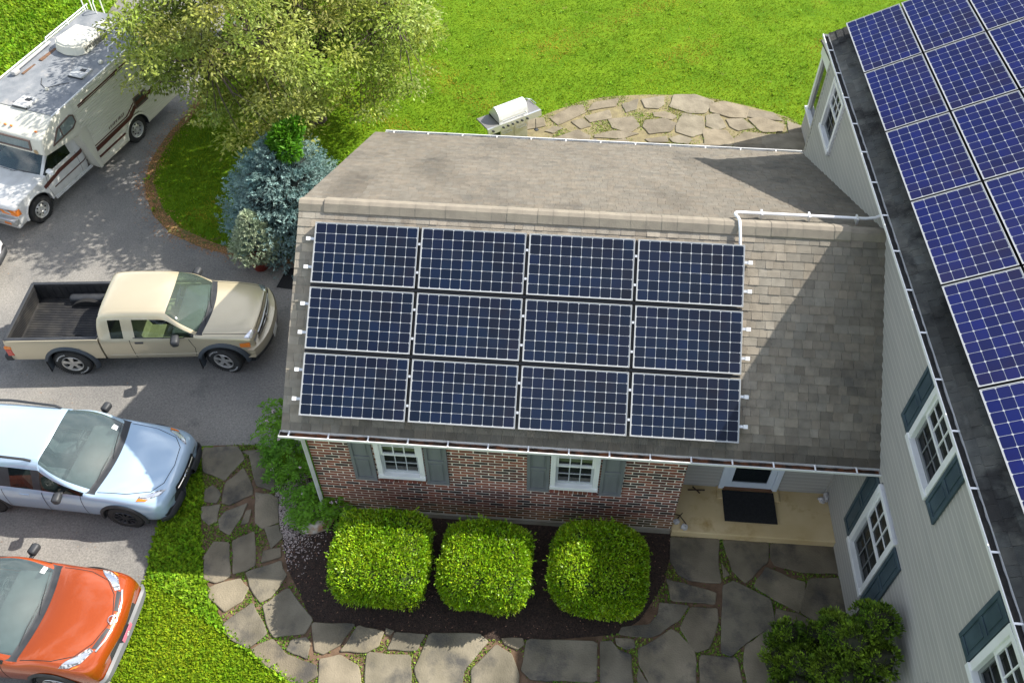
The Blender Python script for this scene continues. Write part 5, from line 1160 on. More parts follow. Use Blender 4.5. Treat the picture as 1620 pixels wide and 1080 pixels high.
# ---- orange crossover
orange=paint('burnt_orange_paint',(.43,.075,.010),.4,.25,(.40,.065,.008))
car2=empty('parked_car',(0,0,0),0,'metallic orange crossover car parked in full sun at the lower left','car')
cfg2=dict(wb=2.62,w=1.80,h=1.50,fo=.86,ro=.85,zb=1.0,zh=.97,yr=.60,cowl=1.98,rooffront=1.12,roofrear=-.5,wr=.34,paint=orange)
bvh,xf=crossover(car2,orange,None,cfg2); finish(car2,bvh,cfg2,xf,'spoke5',M['rimsilver'],mirm=M['trim'])
for s_ in (1,-1):
    hl=lamp(bvh,[(2.83,.80*s_),(2.98,.785*s_),(3.14,.70*s_),(3.27,.50*s_),(3.20,.46*s_),(3.06,.60*s_),(2.92,.70*s_)],'z',car2)
    patch(bvh,'turn_signal',[(3.00,.80*s_),(3.10,.76*s_),(3.14,.72*s_),(3.05,.76*s_)],'z',M['amber'],car2,.010)
    patch(bvh,'grille',[(3.23,.47*s_),(3.30,.46*s_),(3.385,.14*s_),(3.33,.14*s_)],'z',M['trim'],car2,.006)
    e=MB(); ribbon(bvh,[(3.30,.50*s_),(3.37,.32*s_),(3.40,.14*s_)],'z',.035,.010,e,hgt=.008); e.build('chrome_strip',M['chrome'],car2,smooth=True)
l,nn=cast(bvh,(3.36,0),'z'); e=MB(); t1=V((0,1,0)); t2=nn.cross(t1)
e.tube([tuple(l+nn*.015+t1*.065*math.cos(a)+t2*.065*math.sin(a)) for a in [k*PI/10 for k in range(21)]],.009,6); e.tube([tuple(l+nn*.017-t1*.085),tuple(l+nn*.017+t1*.085)],.013,4); e.build('round_emblem',M['chrome'],car2)
b_=MB(); ribbon(bvh,[(-.78,.36),(0,.34),(.78,.36)],'x',.17,.014,b_,hgt=.045); b_.build('bumper',mat('grey_bumper',(.12,.125,.13),.5),car2,smooth=50)
l,nn=cast(bvh,(0,.42),'x'); pl=MB(); pl.bevbox(l.x+.05,l.x+.062,-.155,.155,.33,.48,.003); po=pl.build('licence_plate',mat('pink_plate',(.55,.14,.20),.5),car2)
pl=MB(); pl.lathe([(.001,l.x+.066),(.042,l.x+.066)],24,c=(0,0,.405),axis='x'); pl.build('plate_disc',M['white'],po)
h=MB(); ribbon(bvh,[(2.2,.76),(2.7,.73),(3.02,.62),(3.22,.40),(3.33,.10),(3.33,-.10),(3.22,-.40),(3.02,-.62),(2.7,-.73),(2.2,-.76)],'z',.012,.0015,h); h.build('hood_gap',M['gap'],car2)
patch(bvh,'windshield_sticker',[(1.90,.58),(1.96,.58),(1.96,.70),(1.90,.70)],'z',M['white'],car2,.004,2); patch(bvh,'windshield_sticker',[(1.25,.35),(1.29,.33),(1.31,.60),(1.27,.60)],'z',M['white'],car2,.004,2)
car2.location=(-5.72,-2.40,0); car2.rotation_euler=(0,0,R(-1.5)); car2.scale=(.93,.93,.93)
# ---- white car just reaching into the frame on the left
white=paint('white_car_paint',(.78,.78,.78),.0,.3)
def clone(src,loc,rz,label,pm):
    c=copy_tree(src); c['label']=label; c.location=loc; c.rotation_euler=(0,0,rz)
    for o in c.children_recursive:
        if o.type=='MESH' and o.name.startswith(('body','door_handle')):
            o.data=o.data.copy(); o.data.materials.clear(); o.data.materials.append(pm)
    return c
w3=clone(car,(-11.78,4.80,0),R(2),'white car of which only the rounded nose shows at the left edge',white)
for q in (car,car2,w3): q['group']='cars parked on the driveway'

# ------------------------------------------------ gold pickup truck
gold=paint('champagne_gold_paint',(.55,.475,.325),.35,.28)
tr=empty('pickup_truck',(0,0,0),0,'champagne gold extended-cab pickup truck with an empty black lined bed','pickup truck')
WBT=3.10; W2=.84; WR=.375; zs=.42
def tp(x,w,zm,zbelt,top,bow=0,ba=0,zz=None):
    z0=zz or zs
    pts=[(w*.90,z0),(w*.985,z0+.06),(w*1.0,zm),(w*.985,zbelt-.10),(w*.95,zbelt)]+list(top); out=[]
    for j,(y,z) in enumerate(pts):
        q=1-(y/W2)**2; out.append((x+(bow if j>=4 else 0)*q+ba*q,y,z))
    return out
def troof(h,yr): return [(yr+.045,h-.10),(yr+.005,h-.045),(yr*.93,h-.008),(yr*.5,h+.012),(0,h+.018)]
def thood(w,z): return [(w*.90,z+.015),(w*.83,z+.035),(w*.66,z+.055),(w*.34,z+.062),(0,z+.062)]
HT=1.66; yr=.575
st=[tp(.735,W2*.97,.78,1.10,[(.75,1.18),(.70,1.22),(.62,1.24),(.33,1.25),(0,1.25)]),
 tp(.745,W2,.78,1.12,[(.70,1.36),(.64,1.42),(.55,1.45),(.3,1.46),(0,1.46)]),
 tp(.80,W2,.78,1.08,troof(HT-.05,yr)),
 tp(.96,W2,.78,1.08,troof(HT-.01,yr)),
 tp(1.27,W2,.78,1.08,troof(HT,yr)),
 tp(1.38,W2,.78,1.075,troof(HT,yr)),
 tp(1.98,W2,.78,1.065,troof(HT-.01,yr),bow=.02),
 tp(2.10,W2,.78,1.065,troof(HT-.035,yr*.98),bow=.07),
 tp(2.36,W2*.995,.78,1.10,[(.755,1.37),(.70,1.405),(.60,1.42),(.32,1.435),(0,1.44)],bow=.09),
 tp(2.64,W2*.99,.78,1.085,thood(W2,1.085),bow=.14),
 tp(2.73,W2*.99,.78,1.08,thood(W2*.99,1.075),bow=.15),
 tp(3.10,W2*.985,.78,1.05,thood(W2*.98,1.055),bow=.10),
 tp(3.50,W2*.97,.76,1.0,thood(W2*.95,1.015),bow=.06,ba=.04),
 tp(3.70,W2*.945,.74,.95,thood(W2*.90,.965),bow=.03,ba=.08),
 tp(3.76,W2*.91,.70,.88,[(W2*.83,.90),(W2*.77,.915),(W2*.6,.93),(W2*.33,.935),(0,.935)],ba=.10),
 tp(3.77,W2*.88,.64,.74,[(W2*.80,.75),(W2*.75,.755),(W2*.6,.76),(W2*.33,.76),(0,.76)],ba=.10)]
def tmf(i,j):
    if j==4 and 2<=i<=8: return 0 if i in(2,4) else 1
    if i in(7,8) and j in(6,7,8): return 2
    if i==9 and j>=5: return 3
    if i==1 and j in(6,7,8) : return 5
    return 0
objs,bvh=shell(st,tmf,{0:gold,1:M['carglass_t'] if 'carglass_t' in M else M.setdefault('carglass_t',glass_mat('green_tinted_glass',(.01,.014,.012),.04,clear=.62,tint=(.72,.85,.70))),2:glass_mat('truck_windshield',(.10,.13,.11),.03,clear=.6,tint=(.75,.9,.82)),3:M['trim'],5:M['carglass']},{0:'cab_body',1:'side_window',2:'windshield',3:'cowl_panel',5:'rear_window'},tr,[(WBT,WR,WR+.085)],3,
 [('j',4,.7,1,9),('i',7,.5,5,9),('i',9,.5,5,9),('i',10,.5,5,9),('i',0,1,0,9),('i',13,.3,0,9),('j',6,.35,2,7)],cap_front=0,cap_rear=0)
# bed
bd=MB(); x0,x1=-1.16,.715; T=.045
def side_skin(s_):
    pf=[(W2*.90,zs+.05),(W2*.985,zs+.10),(W2,.78),(W2*.985,1.0),(W2*.965,1.075),(W2*.93,1.085),(W2*.88,1.08)]
    n=46; vs=[];fs=[]
    for i in range(n+1):
        x=x0+(x1-x0)*i/n
        for y,z in pf:
            if abs(x)<WR+.085:
                lim=WR+math.sqrt(max(0,(WR+.085)**2-x*x))
                z=max(z,lim) if z<lim else z
            yy=y*(1-.0+(-.03*max(0,(x0+.12-x)/.12)**2)); vs.append((x,yy*s_,z))
    m_=len(pf)
    for i in range(n):
        for k in range(m_-1): fs.append((i*m_+k,i*m_+k+1,(i+1)*m_+k+1,(i+1)*m_+k))
    return vs,fs
for s_ in (1,-1): bd.add(*side_skin(s_))
bd.box(x0,x0+.045,-W2*.90,W2*.90,zs+.12,1.065); bd.box(x1-.03,x1,-W2*.97,W2*.97,zs+.1,1.07)
bd.build('bed_side',gold,tr,smooth=35)
bl=MB(); yi=.735; zf=.66
bl.box(x0+.05,x1-.03,-yi,yi,zf-.03,zf)
for k in range(30):
    y=-yi+.06+k*(2*yi-.12)/29; bl.box(x0+.10,x1-.05,y-.012,y+.012,zf,zf+.011)
for s_ in (1,-1):
    bl.box(x0+.05,x1-.03,min(yi*s_,(yi-.02)*s_),max(yi*s_,(yi-.02)*s_),zf,1.07)
    for k in range(12): x=x0+.12+k*.145; bl.box(x-.012,x+.012,min((yi-.021)*s_,(yi-.032)*s_),max((yi-.021)*s_,(yi-.032)*s_),zf+.02,1.03)
bl.box(x1-.05,x1-.031,-yi,yi,zf,1.07)
bl.box(x0+.046,x0+.062,-yi+.02,yi-.02,zf,1.05)
for k in range(34): y=-yi+.05+k*(2*yi-.10)/33; bl.box(x0+.0625,x0+.072,y-.010,y+.010,zf+.04,1.0)
bl.build('bed_liner',mat('black_bed_liner',(.017,.017,.018),.6,(.06,.056,.048),3.5,contrast=(.45,.85)),tr)
rlm=MB()
for s_ in (1,-1): rlm.bevbox(x0+.02,x1-.02,min(yi*s_-.012*s_,.795*s_),max(yi*s_-.012*s_,.795*s_),1.07,1.098,.010)
rlm.bevbox(x0-.004,x0+.065,-.78,.78,1.068,1.094,.010); rlm.bevbox(x1-.06,x1-.012,-.73,.73,1.068,1.09,.010)
rlm.build('bed_rail_cap',M['trim'],tr)
for s_ in (1,-1):   # wheel humps
    h=MB(); h.bevbox(-.42,.42,min(yi*s_-.002,.52*s_),max(yi*s_,.52*s_),zf-.02,zf+.20,.09,seg=4); h.build('wheel_hump',M['trim'],tr,smooth=50)
# frame, bumpers, lamps
MB().box(-1.1,3.5,-.60,.60,.30,.46).box(.45,2.6,-.78,.78,.44,.52).build('underbody',M['under'],tr)
rb=MB(); rb.bevbox(-1.33,-1.17,-.80,.80,.44,.60,.03); rb.build('rear_bumper',M['trim'],tr)
fb=MB(); vs=[];fs=[];n=24
for i in range(n+1):
    t=-1+2*i/n; y=t*.86; x=4.02-.20*abs(t)**2.6-.05*t*t
    for dx,z in ((-.16,.50),(-.01,.50),(.02,.56),(.02,.68),(-.01,.735),(-.14,.745)): vs.append((x+dx,y,z))
for i in range(n):
    for k in range(5): fs.append((6*i+k,6*i+k+1,6*i+7+k,6*i+6+k))
fb.add(vs,fs); fbo=fb.build('front_bumper',mat('champagne_bumper',(.50,.44,.32),.3,metal=.5,coat=1),tr,smooth=45)
fb=MB(); vs=[];fs=[]
for i in range(n+1):
    t=-1+2*i/n; y=t*.84; x=4.0-.21*abs(t)**2.6-.05*t*t
    for dx,z in ((-.16,.36),(-.02,.36),(.015,.42),(.015,.497),(-.1,.499)): vs.append((x+dx,y,z))
for i in range(n):
    for k in range(4): fs.append((5*i+k,5*i+k+1,5*i+6+k,5*i+5+k))
fb.add(vs,fs); fb.build('bumper_valance',M['trim'],tr,smooth=45)
gq=patch(bvh,'grille',[(-.50,.73),(.50,.73),(.53,.90),(-.53,.90)],'x',M['gap'],tr,.006)
e=MB(); ribbon(bvh,[(-.53,.905),(0,.925),(.53,.905)],'x',.035,.01,e,hgt=.02); ribbon(bvh,[(0,.74),(0,.91)],'x',.03,.01,e,hgt=.02); ribbon(bvh,[(-.5,.80),(.5,.80)],'x',.016,.01,e,hgt=.01); e.build('grille_trim',mat('grey_chrome',(.45,.45,.43),.3,metal=.7),gq,smooth=40)
l,nn=cast(bvh,(0,.83),'x'); e=MB(); e.tube([(l.x+.035,.055*math.cos(a),.83+.038*math.sin(a)) for a in [k*PI/8 for k in range(17)]],.007,5); e.tube([(l.x+.035,.03*math.cos(a),.85+.014*math.sin(a)) for a in [k*PI/8 for k in range(17)]],.006,5); e.build('oval_emblem',M['chrome'],gq)
for s_ in (1,-1):
    patch(bvh,'headlight',[(.54*s_,.74),(.70*s_,.74),(.72*s_,.90),(.56*s_,.91)],'x',M['reflector'],tr,.01)
    patch(bvh,'headlight_top',[(3.72,.55*s_),(3.80,.55*s_),(3.74,.72*s_),(3.60,.74*s_)],'z',M['reflector'],tr,.008)
    patch(bvh,'turn_signal',[(3.70,.76),(3.50,.78),(3.50,.88),(3.70,.885)],'y' if s_>0 else '-y',M['amber'],tr,.012)
    wheel(tr,0,.735*s_,WR,WR,.245,s_,M['rimsilver'],'spoke5',0,True,.56); wheel(tr,WBT,.735*s_,WR,WR,.245,s_,M['rimsilver'],'spoke5',R(-13),True,.56)
    fm=mat('grey_fender_flare',(.045,.055,.065),.5)
    flare(tr,0,WR,WR+.085,W2*.985,s_,fm,.085,.05,-.30,PI+.30); flare(tr,WBT,WR,WR+.085,W2*.975,s_,fm,.085,.05,-.05,PI+.30)
    liner(tr,0,WR,WR+.085,W2-.03,s_); liner(tr,WBT,WR,WR+.085,W2-.03,s_)
    for x_ in (-.47,2.62): m_=MB(); m_.box(x_-.012,x_,min(.66*s_,.90*s_),max(.66*s_,.90*s_),.18,.50); m_.build('mud_flap',M['tyre'],tr)
    mirror_(tr,2.30,.83,1.17,s_,M['trim'],s=1.15)
    tl=MB(); tl.bevbox(-1.185,-1.06,min(.77*s_,.845*s_),max(.77*s_,.845*s_),.66,.86,.012); tl.build('tail_light',M['redlens'],tr)
    tl=MB(); tl.bevbox(-1.187,-1.05,min(.768*s_,.848*s_),max(.768*s_,.848*s_),.865,.93,.012); tl.build('tail_turn_signal',M['amber'],tr)
    g=MB(); ax='y' if s_>0 else '-y'
    ribbon(bvh,[(1.36,.50),(1.34,1.05)],ax,.013,.0015,g); ribbon(bvh,[(2.56,.52),(2.60,.80),(2.52,1.05)],ax,.013,.0015,g); ribbon(bvh,[(1.36,.50),(2.54,.50)],ax,.006,.0015,g); g.build('door_gap',M['gap'],tr)
    g=MB(); ribbon(bvh,[(.85,.62),(2.62,.62)],ax,.03,.002,g,hgt=.008); g.build('door_moulding',gold,tr)
    l,nn=cast(bvh,(1.52,.98),ax); hd=MB(); hd.bevbox(l.x-.085,l.x+.085,l.y-.014,l.y+.014,l.z-.022,l.z+.022,.008); hd.build('door_handle',M['trim'],tr,smooth=True)
    # black window surrounds
    g=MB(); ribbon(bvh,[(1.42,1.095),(2.45,1.085)],ax,.022,.002,g,hgt=.006); g.build('window_trim',M['trim'],tr)
h=MB(); ribbon(bvh,[(2.80,.72),(3.3,.70),(3.68,.66)],'z',.012,.0015,h); ribbon(bvh,[(2.80,-.72),(3.3,-.70),(3.68,-.66)],'z',.012,.0015,h); ribbon(bvh,[(3.79,-.5),(3.82,0),(3.79,.5)],'z',.012,.0015,h); h.build('hood_gap',M['gap'],tr)
cabin(tr,.8,2.45,.70,.50,2.42,M['dash']); seats(tr,(1.72,),(.36,-.36),M['tan'],.56)
s_=MB(); s_.bevbox(.85,1.1,-.6,.6,.6,1.0,.04); s_.build('rear_bench',M['tan'],tr)
for s1 in (1,-1): d_=MB(); d_.box(1.4,2.4,min(.735*s1,.755*s1),max(.735*s1,.755*s1),.6,1.05); d_.build('door_card',M['tan'],tr)
wiper(bvh,tr,(2.84,-.05),(2.72,.42)); wiper(bvh,tr,(2.80,-.5),(2.76,-.08))
np_=MB(); np_.bevbox(4.04,4.05,-.30,.0,.47,.62,.003); np_.build('licence_plate',mat('plate_white',(.6,.6,.56),.5),tr)
an=MB(); l,nn=cast(bvh,(2.62,-.78),'z'); an.tube([tuple(l),tuple(l+V((-.05,0,.03)))],.012,6); an.build('antenna_base',M['trim'],tr)
tr.location=(-5.72,3.34,0); tr.rotation_euler=(0,0,R(5.6)); tr.scale=(.96,.96,.96)
# ------------------------------------------------ motorhome
rv=empty('motorhome',(-8.187,6.903,0),math.atan2(-.96478,-.26304),'long cream camper van with brown stripes and a cab-over bunk, parked under the tree','motorhome')
M['cream']=mat('cream_aluminium_skin',(.66,.64,.54),.45,(.58,.56,.47),2.0,contrast=(.3,.8),tone=True)
M['rvroof']=mat('weathered_grey_roof',(.24,.25,.26),.8,(.16,.175,.19),3.5,bump=.2,stain=((.36,.345,.32),1.6,.56,.70))
M['maroon']=mat('brown_stripe',(.085,.025,.018),.5)
M['curt']=mat('white_curtain',(.60,.62,.62),.8,(.45,.48,.5),9,stretch=(1,6,1))
YN,YF=.10,-2.06   # near (left) and far sides
CO=[(-5.02,.36),(-5.02,2.44),(-4.9,2.49),(-1.1,2.27),(-.98,2.24),(-.52,1.98),(-.44,1.60),(-.52,1.545),(-1.50,1.42),(-1.74,.27),(-3.9,.30)]
def coach():
    bm=bmesh.new(); a=[bm.verts.new((x,YN,z)) for x,z in CO]; b=[bm.verts.new((x,YF,z)) for x,z in CO]; n=len(CO)
    bm.faces.new(a); bm.faces.new(b[::-1])
    for i in range(n): bm.faces.new((a[i],b[i],b[(i+1)%n],a[(i+1)%n]))
    bmesh.ops.recalc_face_normals(bm,faces=bm.faces[:])
    bmesh.ops.bevel(bm,geom=bm.edges[:],offset=.045,segments=3,affect='EDGES',profile=.5)
    return MB().bm(bm)
cb=coach().build('coach_body',M['cream'],rv,smooth=40)
for yy in (YN,YF):   # wheel wells
    cy=MB().lathe([(.41,-.34),(.41,.34)],40,axis='y').build('cutter',M['cream'],rv); cy.location=(-3.25,yy,.36)
    bpy.context.view_layer.update(); md=cb.modifiers.new('b','BOOLEAN'); md.object=cy; md.operation='DIFFERENCE'; md.solver='EXACT'
    dg=bpy.context.evaluated_depsgraph_get(); nm=bpy.data.meshes.new_from_object(cb.evaluated_get(dg)); cb.modifiers.clear(); cb.data=nm; bpy.data.objects.remove(cy)
cb.data.name='coach_body'
# ribbed side cladding on both flanks, cut round the rear wheel arch
rb=MB()
def zlow(x): return .30 if x>-1.79 else .31
for side,yy in ((1,YN),(-1,YF)):
    z=.36; k=0
    while z<2.30:
        x1=-1.80 if z<1.50 else -1.62; x0=-4.95
        top=2.20+(-x1-1.1)*.058
        segs=[(x0,x1)]
        d=abs(z+.03-.40)
        if d<.44:
            h_=math.sqrt(.44**2-d*d); segs=[(x0,-3.25-h_),(-3.25+h_,x1)]
        for a,b in segs:
            y0=yy; mb=rb; e=.014*side
            rb.add([(a,y0,z),(b,y0,z),(b,y0+e,z+.012),(a,y0+e,z+.012),(b,y0+e*.75,z+.058),(a,y0+e*.75,z+.058),(b,y0,z+.066),(a,y0,z+.066)],[(0,1,2,3)],0,.45); rb.add([(a,y0+e,z+.012),(b,y0+e,z+.012),(b,y0+e*.75,z+.058),(a,y0+e*.75,z+.058),(b,y0,z+.066),(a,y0,z+.066)],[(0,1,2,3),(3,2,4,5)])  # dark tone on each rib's underside stands in for its shade
        z+=.068;k+=1
rb.build('ribbed_cladding',M['cream'],rv,fix=False)
# roof skin
rf=MB(); rf.add([(-4.93,YN-.05,2.502),(-4.93,YF+.05,2.502),(-1.08,YF+.05,2.283),(-1.08,YN-.05,2.283),(-4.93,YN-.05,2.488),(-4.93,YF+.05,2.488),(-1.08,YF+.05,2.27),(-1.08,YN-.05,2.27)],[(0,1,2,3),(0,3,7,4),(1,0,4,5),(2,1,5,6),(3,2,6,7)])
rf.build('roof_membrane',M['rvroof'],rv)
def rz(x): return 2.283+(-1.08-x)*.0569
for y in (YN-.012,YF+.012):
    t=MB(); t.tube([(-4.95,y,rz(-4.95)+.01),(-1.05,y,rz(-1.05)+.008)],.018,6); t.build('roof_edge_trim',M['white'],rv)
# side stripes (thin applied bands)
def band(pts,th=.020,name='stripe',y=None,m='maroon'):
    y=YN if y is None else y; b=MB(); vs=[(x,y+.001,z) for x,z in pts]+[(x,y+th,z) for x,z in pts]; n=len(pts)
    b.add(vs,[tuple(range(n,2*n))]+[(i,(i+1)%n,n+(i+1)%n,n+i) for i in range(n)]); return b.build(name,M[m],rv)
for s_,yy,th in ((1,YN,.022),(-1,YF,-.022)):
    band([(-1.80,.74),(-1.80,.86),(-3.05,.90),(-3.42,1.10),(-5.0,1.13),(-5.0,1.04),(-3.46,1.0),(-3.12,.80)],th,y=yy)
    band([(-1.80,.895),(-1.80,.92),(-3.0,.96),(-3.36,1.15),(-3.36,1.12),(-3.02,.935)],th,y=yy)
    band([(-1.80,.54),(-1.80,.60),(-2.78,.61),(-2.78,.56)],th,y=yy)
    band([(-1.78,2.075),(-1.78,2.11),(-5.0,2.30),(-5.0,2.265)],th,y=yy)
    band([(-1.78,2.035),(-1.78,2.05),(-5.0,2.24),(-5.0,2.225)],th,y=yy)
# name lettering on the flank: small dark italic strokes
lt=MB(); x=-2.36; rn=random.Random(4)
for q in range(9):   # worn italic lettering, too faded to read
    z=1.0+(-2.34-x)*.045; w_=.045
    for k in range(3):
        a0,b0=rn.choice([0,.5,1]),rn.choice([0,.1]); c0,d0=rn.choice([0,.5,1]),rn.choice([.9,1,.6])
        lt.tube([(x-a0*w_,YN+.02,z+b0*.08),(x-c0*w_-.02,YN+.02,z+d0*.08)],.006,4)
    x-=.064 if q!=4 else .10
lt.build('lettering',mat('faded_brown_letters',(.16,.12,.08),.6),rv)
def rwin(name,x0,x1,z0,z1,y,side,frame=.03,inner='curt',slope=None,m='trimbrown',r=.05,parent=rv,div=True):
    th=.035*side; f=MB()
    pts=[(x0,z0),(x1,z0),(x1,z1),(x0,z1)] if not slope else slope
    cx=sum(p[0] for p in pts)/len(pts); cz=sum(p[1] for p in pts)/len(pts)
    inn=[(cx+(px-cx)*(1-frame*2/abs(max(p[0] for p in pts)-min(p[0] for p in pts))),cz+(pz-cz)*(1-frame*2/(max(p[1] for p in pts)-min(p[1] for p in pts)))) for px,pz in pts]
    n=len(pts); vs=[(a,y+th*.3,b) for a,b in pts]+[(a,y+th,b) for a,b in pts]+[(a,y+th,b) for a,b in inn]+[(a,y+th*.4,b) for a,b in inn]
    fs=[]
    for i in range(n):
        j=(i+1)%n; fs+=[(i,j,n+j,n+i),(n+i,n+j,2*n+j,2*n+i),(2*n+i,2*n+j,3*n+j,3*n+i)]
    f.add(vs,fs); fo=f.build(name,M['wf'],parent)
    g=MB(); g.add([(a,y+th*.55,b) for a,b in inn],[tuple(range(n))]); g.build('pane',M['winglass2'] if inner else M['winglass'],fo)
    if inner: g=MB(); g.add([(a,y+th*.42,b) for a,b in inn],[tuple(range(n))]); g.build('curtain',M[inner],fo)
    return fo
M['wf']=mat('brown_window_frame',(.13,.085,.07),.5)
M['dimcurt']=mat('dim_curtain',(.20,.20,.19),.9,(.10,.10,.10),7)
wf=rwin('cab_over_side_window',0,0,0,0,YN,1,slope=[(-.74,1.67),(-1.42,1.70),(-1.56,1.80),(-1.56,2.0),(-1.46,2.06),(-1.02,1.99)],inner='curt')
MB().box(-1.10,-1.08,YN+.01,YN+.03,1.72,2.0).build('mullion',M['wf'],wf)
rwin('side_window',-3.86,-3.38,.93,1.24,YN,1,inner='dimcurt'); rwin('side_window',-3.7,-2.4,1.35,1.85,YF,-1,inner='dimcurt')
# entry door outline and dark window near the rear
band([(-3.96,1.42),(-4.04,1.42),(-4.04,2.16),(-3.96,2.14)],.024,'door_edge',m='wf'); band([(-4.04,1.42),(-4.7,1.42),(-4.7,1.47),(-4.04,1.47)],.024,'door_edge',m='wf')
rwin('side_window',-4.75,-4.05,1.50,2.02,YN,1,inner='dimcurt')
# cab-over front window and clearance lamps on the sloped nose
nose0=V((-.52,0,1.98)); nose1=V((-.44,0,1.60)); up=(nose0-nose1).normalized(); nn=V((up.z,0,-up.x))
def onnose(y,t,off): p=nose1.lerp(nose0,t)+nn*off; return (p.x,y,p.z)
f=MB(); yl,yr_=-1.72,-.22
f.add([onnose(y,t,o) for (y,t) in ((yl,.18),(yr_,.18),(yr_,.86),(yl,.86)) for o in (.0,.03)]+[onnose(y,t,o) for (y,t) in ((yl+.04,.27),(yr_-.04,.27),(yr_-.04,.77),(yl+.04,.77)) for o in (.03,.008)],
 [(0,2,3,1),(2,4,5,3),(4,6,7,5),(6,0,1,7),(1,3,10,8),(3,5,12,10),(5,7,14,12),(7,1,8,14),(8,10,11,9),(10,12,13,11),(12,14,15,13),(14,8,9,15)])
fo=f.build('cab_over_front_window',M['wf'],rv)
g=MB(); g.add([onnose(y,t,.012) for y,t in ((yl+.04,.27),(yr_-.04,.27),(yr_-.04,.77),(yl+.04,.77))],[(0,1,2,3)]); g.build('curtain',M['curt'],fo)
g=MB(); g.add([onnose(y,t,.022) for y,t in ((yl+.04,.27),(yr_-.04,.27),(yr_-.04,.77),(yl+.04,.77))],[(0,1,2,3)]); g.build('pane',M['winglass2'],fo)
up2=(V((-.98,0,2.24))-V((-.52,0,1.98)))
for y in (-1.85,-1.15,-.97,-.80,-.12):
    p=V((-.52,0,1.98))+up2*.34; l=MB(); l.ball((p.x+.012,y,p.z+.015),.035,sub=2,sc=(.8,1.2,.7)); l.build('clearance_light',M['amber'],rv,smooth=True)
c_=MB(); c_.lathe([(.001,0),(.06,0)],20,axis='x'); co=c_.build('round_decal',mat('faded_orange_decal',(.62,.45,.25),.6),rv); co.location=(-.472+.03,-.12,1.66)
# roof gear
ac=MB(); bm=bmesh.new(); prof=[(-4.12,-1.62),(-4.12,-.72),(-3.30,-.66),(-3.12,-.84),(-3.06,-1.15),(-3.14,-1.48),(-3.32,-1.66)]
a=[bm.verts.new((x,y,rz(x)-.01)) for x,y in prof]; b=[bm.verts.new((-3.62+(x+3.62)*.90,-1.16+(y+1.16)*.86,2.66)) for x,y in prof]; n=len(prof)
bm.faces.new(a[::-1]); bm.faces.new(b)
for i in range(n): bm.faces.new((a[i],a[(i+1)%n],b[(i+1)%n],b[i]))
bmesh.ops.recalc_face_normals(bm,faces=bm.faces[:]); bmesh.ops.bevel(bm,geom=bm.edges[:],offset=.04,segments=3,affect='EDGES')
aco=MB().bm(bm).build('air_conditioner',M['cream'],rv,smooth=50)
g=MB()
for k in range(7): g.box(-4.06+k*.11,-3.98+k*.11,-.720,-.695,2.47,2.58)
g.build('grille',mat('ac_grille',(.20,.19,.15),.7),aco)
for (x,y) in ((-1.27,-.82),(-2.60,-.34),(-4.44,-1.08)):
    v=MB(); z=rz(x); v.bevbox(x-.20,x+.20,y-.20,y+.20,z-.02,z+.055,.02); vo=v.build('roof_vent',mat('vent_lid',(.50,.50,.48),.5),rv,smooth=40)
    v=MB(); v.bevbox(x+.16,x+.21,y-.20,y+.20,z-.01,z+.03,.005); v.build('vent_hinge',M['trim'],vo)
    v=MB(); v.bevbox(x-.12,x-.02,y-.03,y+.12,z+.056,z+.066,.004); v.build('tape_patch',M['trim'],vo)
rl=MB(); rl.tube([(-5.0,YF+.08,rz(-5)+.12),(-3.4,YF+.08,rz(-3.4)+.12),(-3.36,YF+.08,rz(-3.4))],.016,6)
for x in (-4.95,-4.2): rl.tube([(x,YF+.08,rz(x)),(x,YF+.08,rz(x)+.12)],.014,6)
rl.build('roof_rail',M['white'],rv,smooth=True)
rl=MB(); rl.tube([(-3.55,-.28,rz(-3.55)),(-3.6,-.28,rz(-3.6)+.09),(-4.7,-.28,rz(-4.7)+.09),(-4.75,-.28,rz(-4.75))],.014,6); rl.build('roof_rail',M['white'],rv,smooth=True)
for y in (-1.98,-1.62):
    l=MB(); l.tube([(-4.86,y,rz(-4.86)),(-4.86,y,2.80),(-4.93,y,2.88),(-5.04,y,2.88),(-5.10,y,2.80),(-5.10,y,.7)],.016,7); l.build('ladder_rail',M['white'],rv,smooth=True)
for z in (1.0,1.4,1.8,2.2): l=MB(); l.tube([(-5.10,-1.98,z),(-5.10,-1.62,z)],.014,6); l.build('ladder_rung',M['white'],rv)
aw=MB(); aw.tube([(-2.0,-1.80,2.42),(-3.35,-1.82,2.49)],.035,8); aw.bevbox(-2.18,-2.0,-1.86,-1.72,2.35,2.46,.03); aw.build('antenna_mast',mat('grey_mast',(.42,.41,.40),.5),rv,smooth=40)
r=MB(); 
for q in ((-3.05,-1.72,.34,.045),(-2.35,-1.76,.22,.03)): r.box(q[0]-q[2],q[0]+q[2],q[1]-q[3]+.12,q[1]+q[3]+.12,rz(q[0])-.02,rz(q[0])+.012)
r.build('leaf_debris',mat('rust_leaf_litter',(.20,.10,.05),.95,(.12,.075,.05),12,bump=.6),rv)
r=MB(); r.tube([(-2.15,-1.1,2.35),(-1.95,-.95,2.345),(-1.85,-.75,2.34),(-2.05,-.55,2.35),(-2.2,-.35,2.36)],.008,4); r.build('roof_cable',M['trim'],rv)
r=MB(); r.ball((-1.82,-.68,2.35),.045,sub=2); r.ball((-3.1,-.14,2.43),.06,sub=2); r.build('roof_fitting',M['cream'],rv,smooth=True)
# corner post that closes the coach behind the cab door
cpz=MB(); cpz.add([(-1.50,YN+.002,1.43),(-1.80,YN+.002,1.43),(-1.80,YN+.002,.27),(-1.72,YN+.002,.27),(-1.50,-.30,1.43),(-1.74,-.30,.27)],[(0,1,2,3),(0,3,5,4)]); cpz.build('front_fairing',M['cream'],rv)
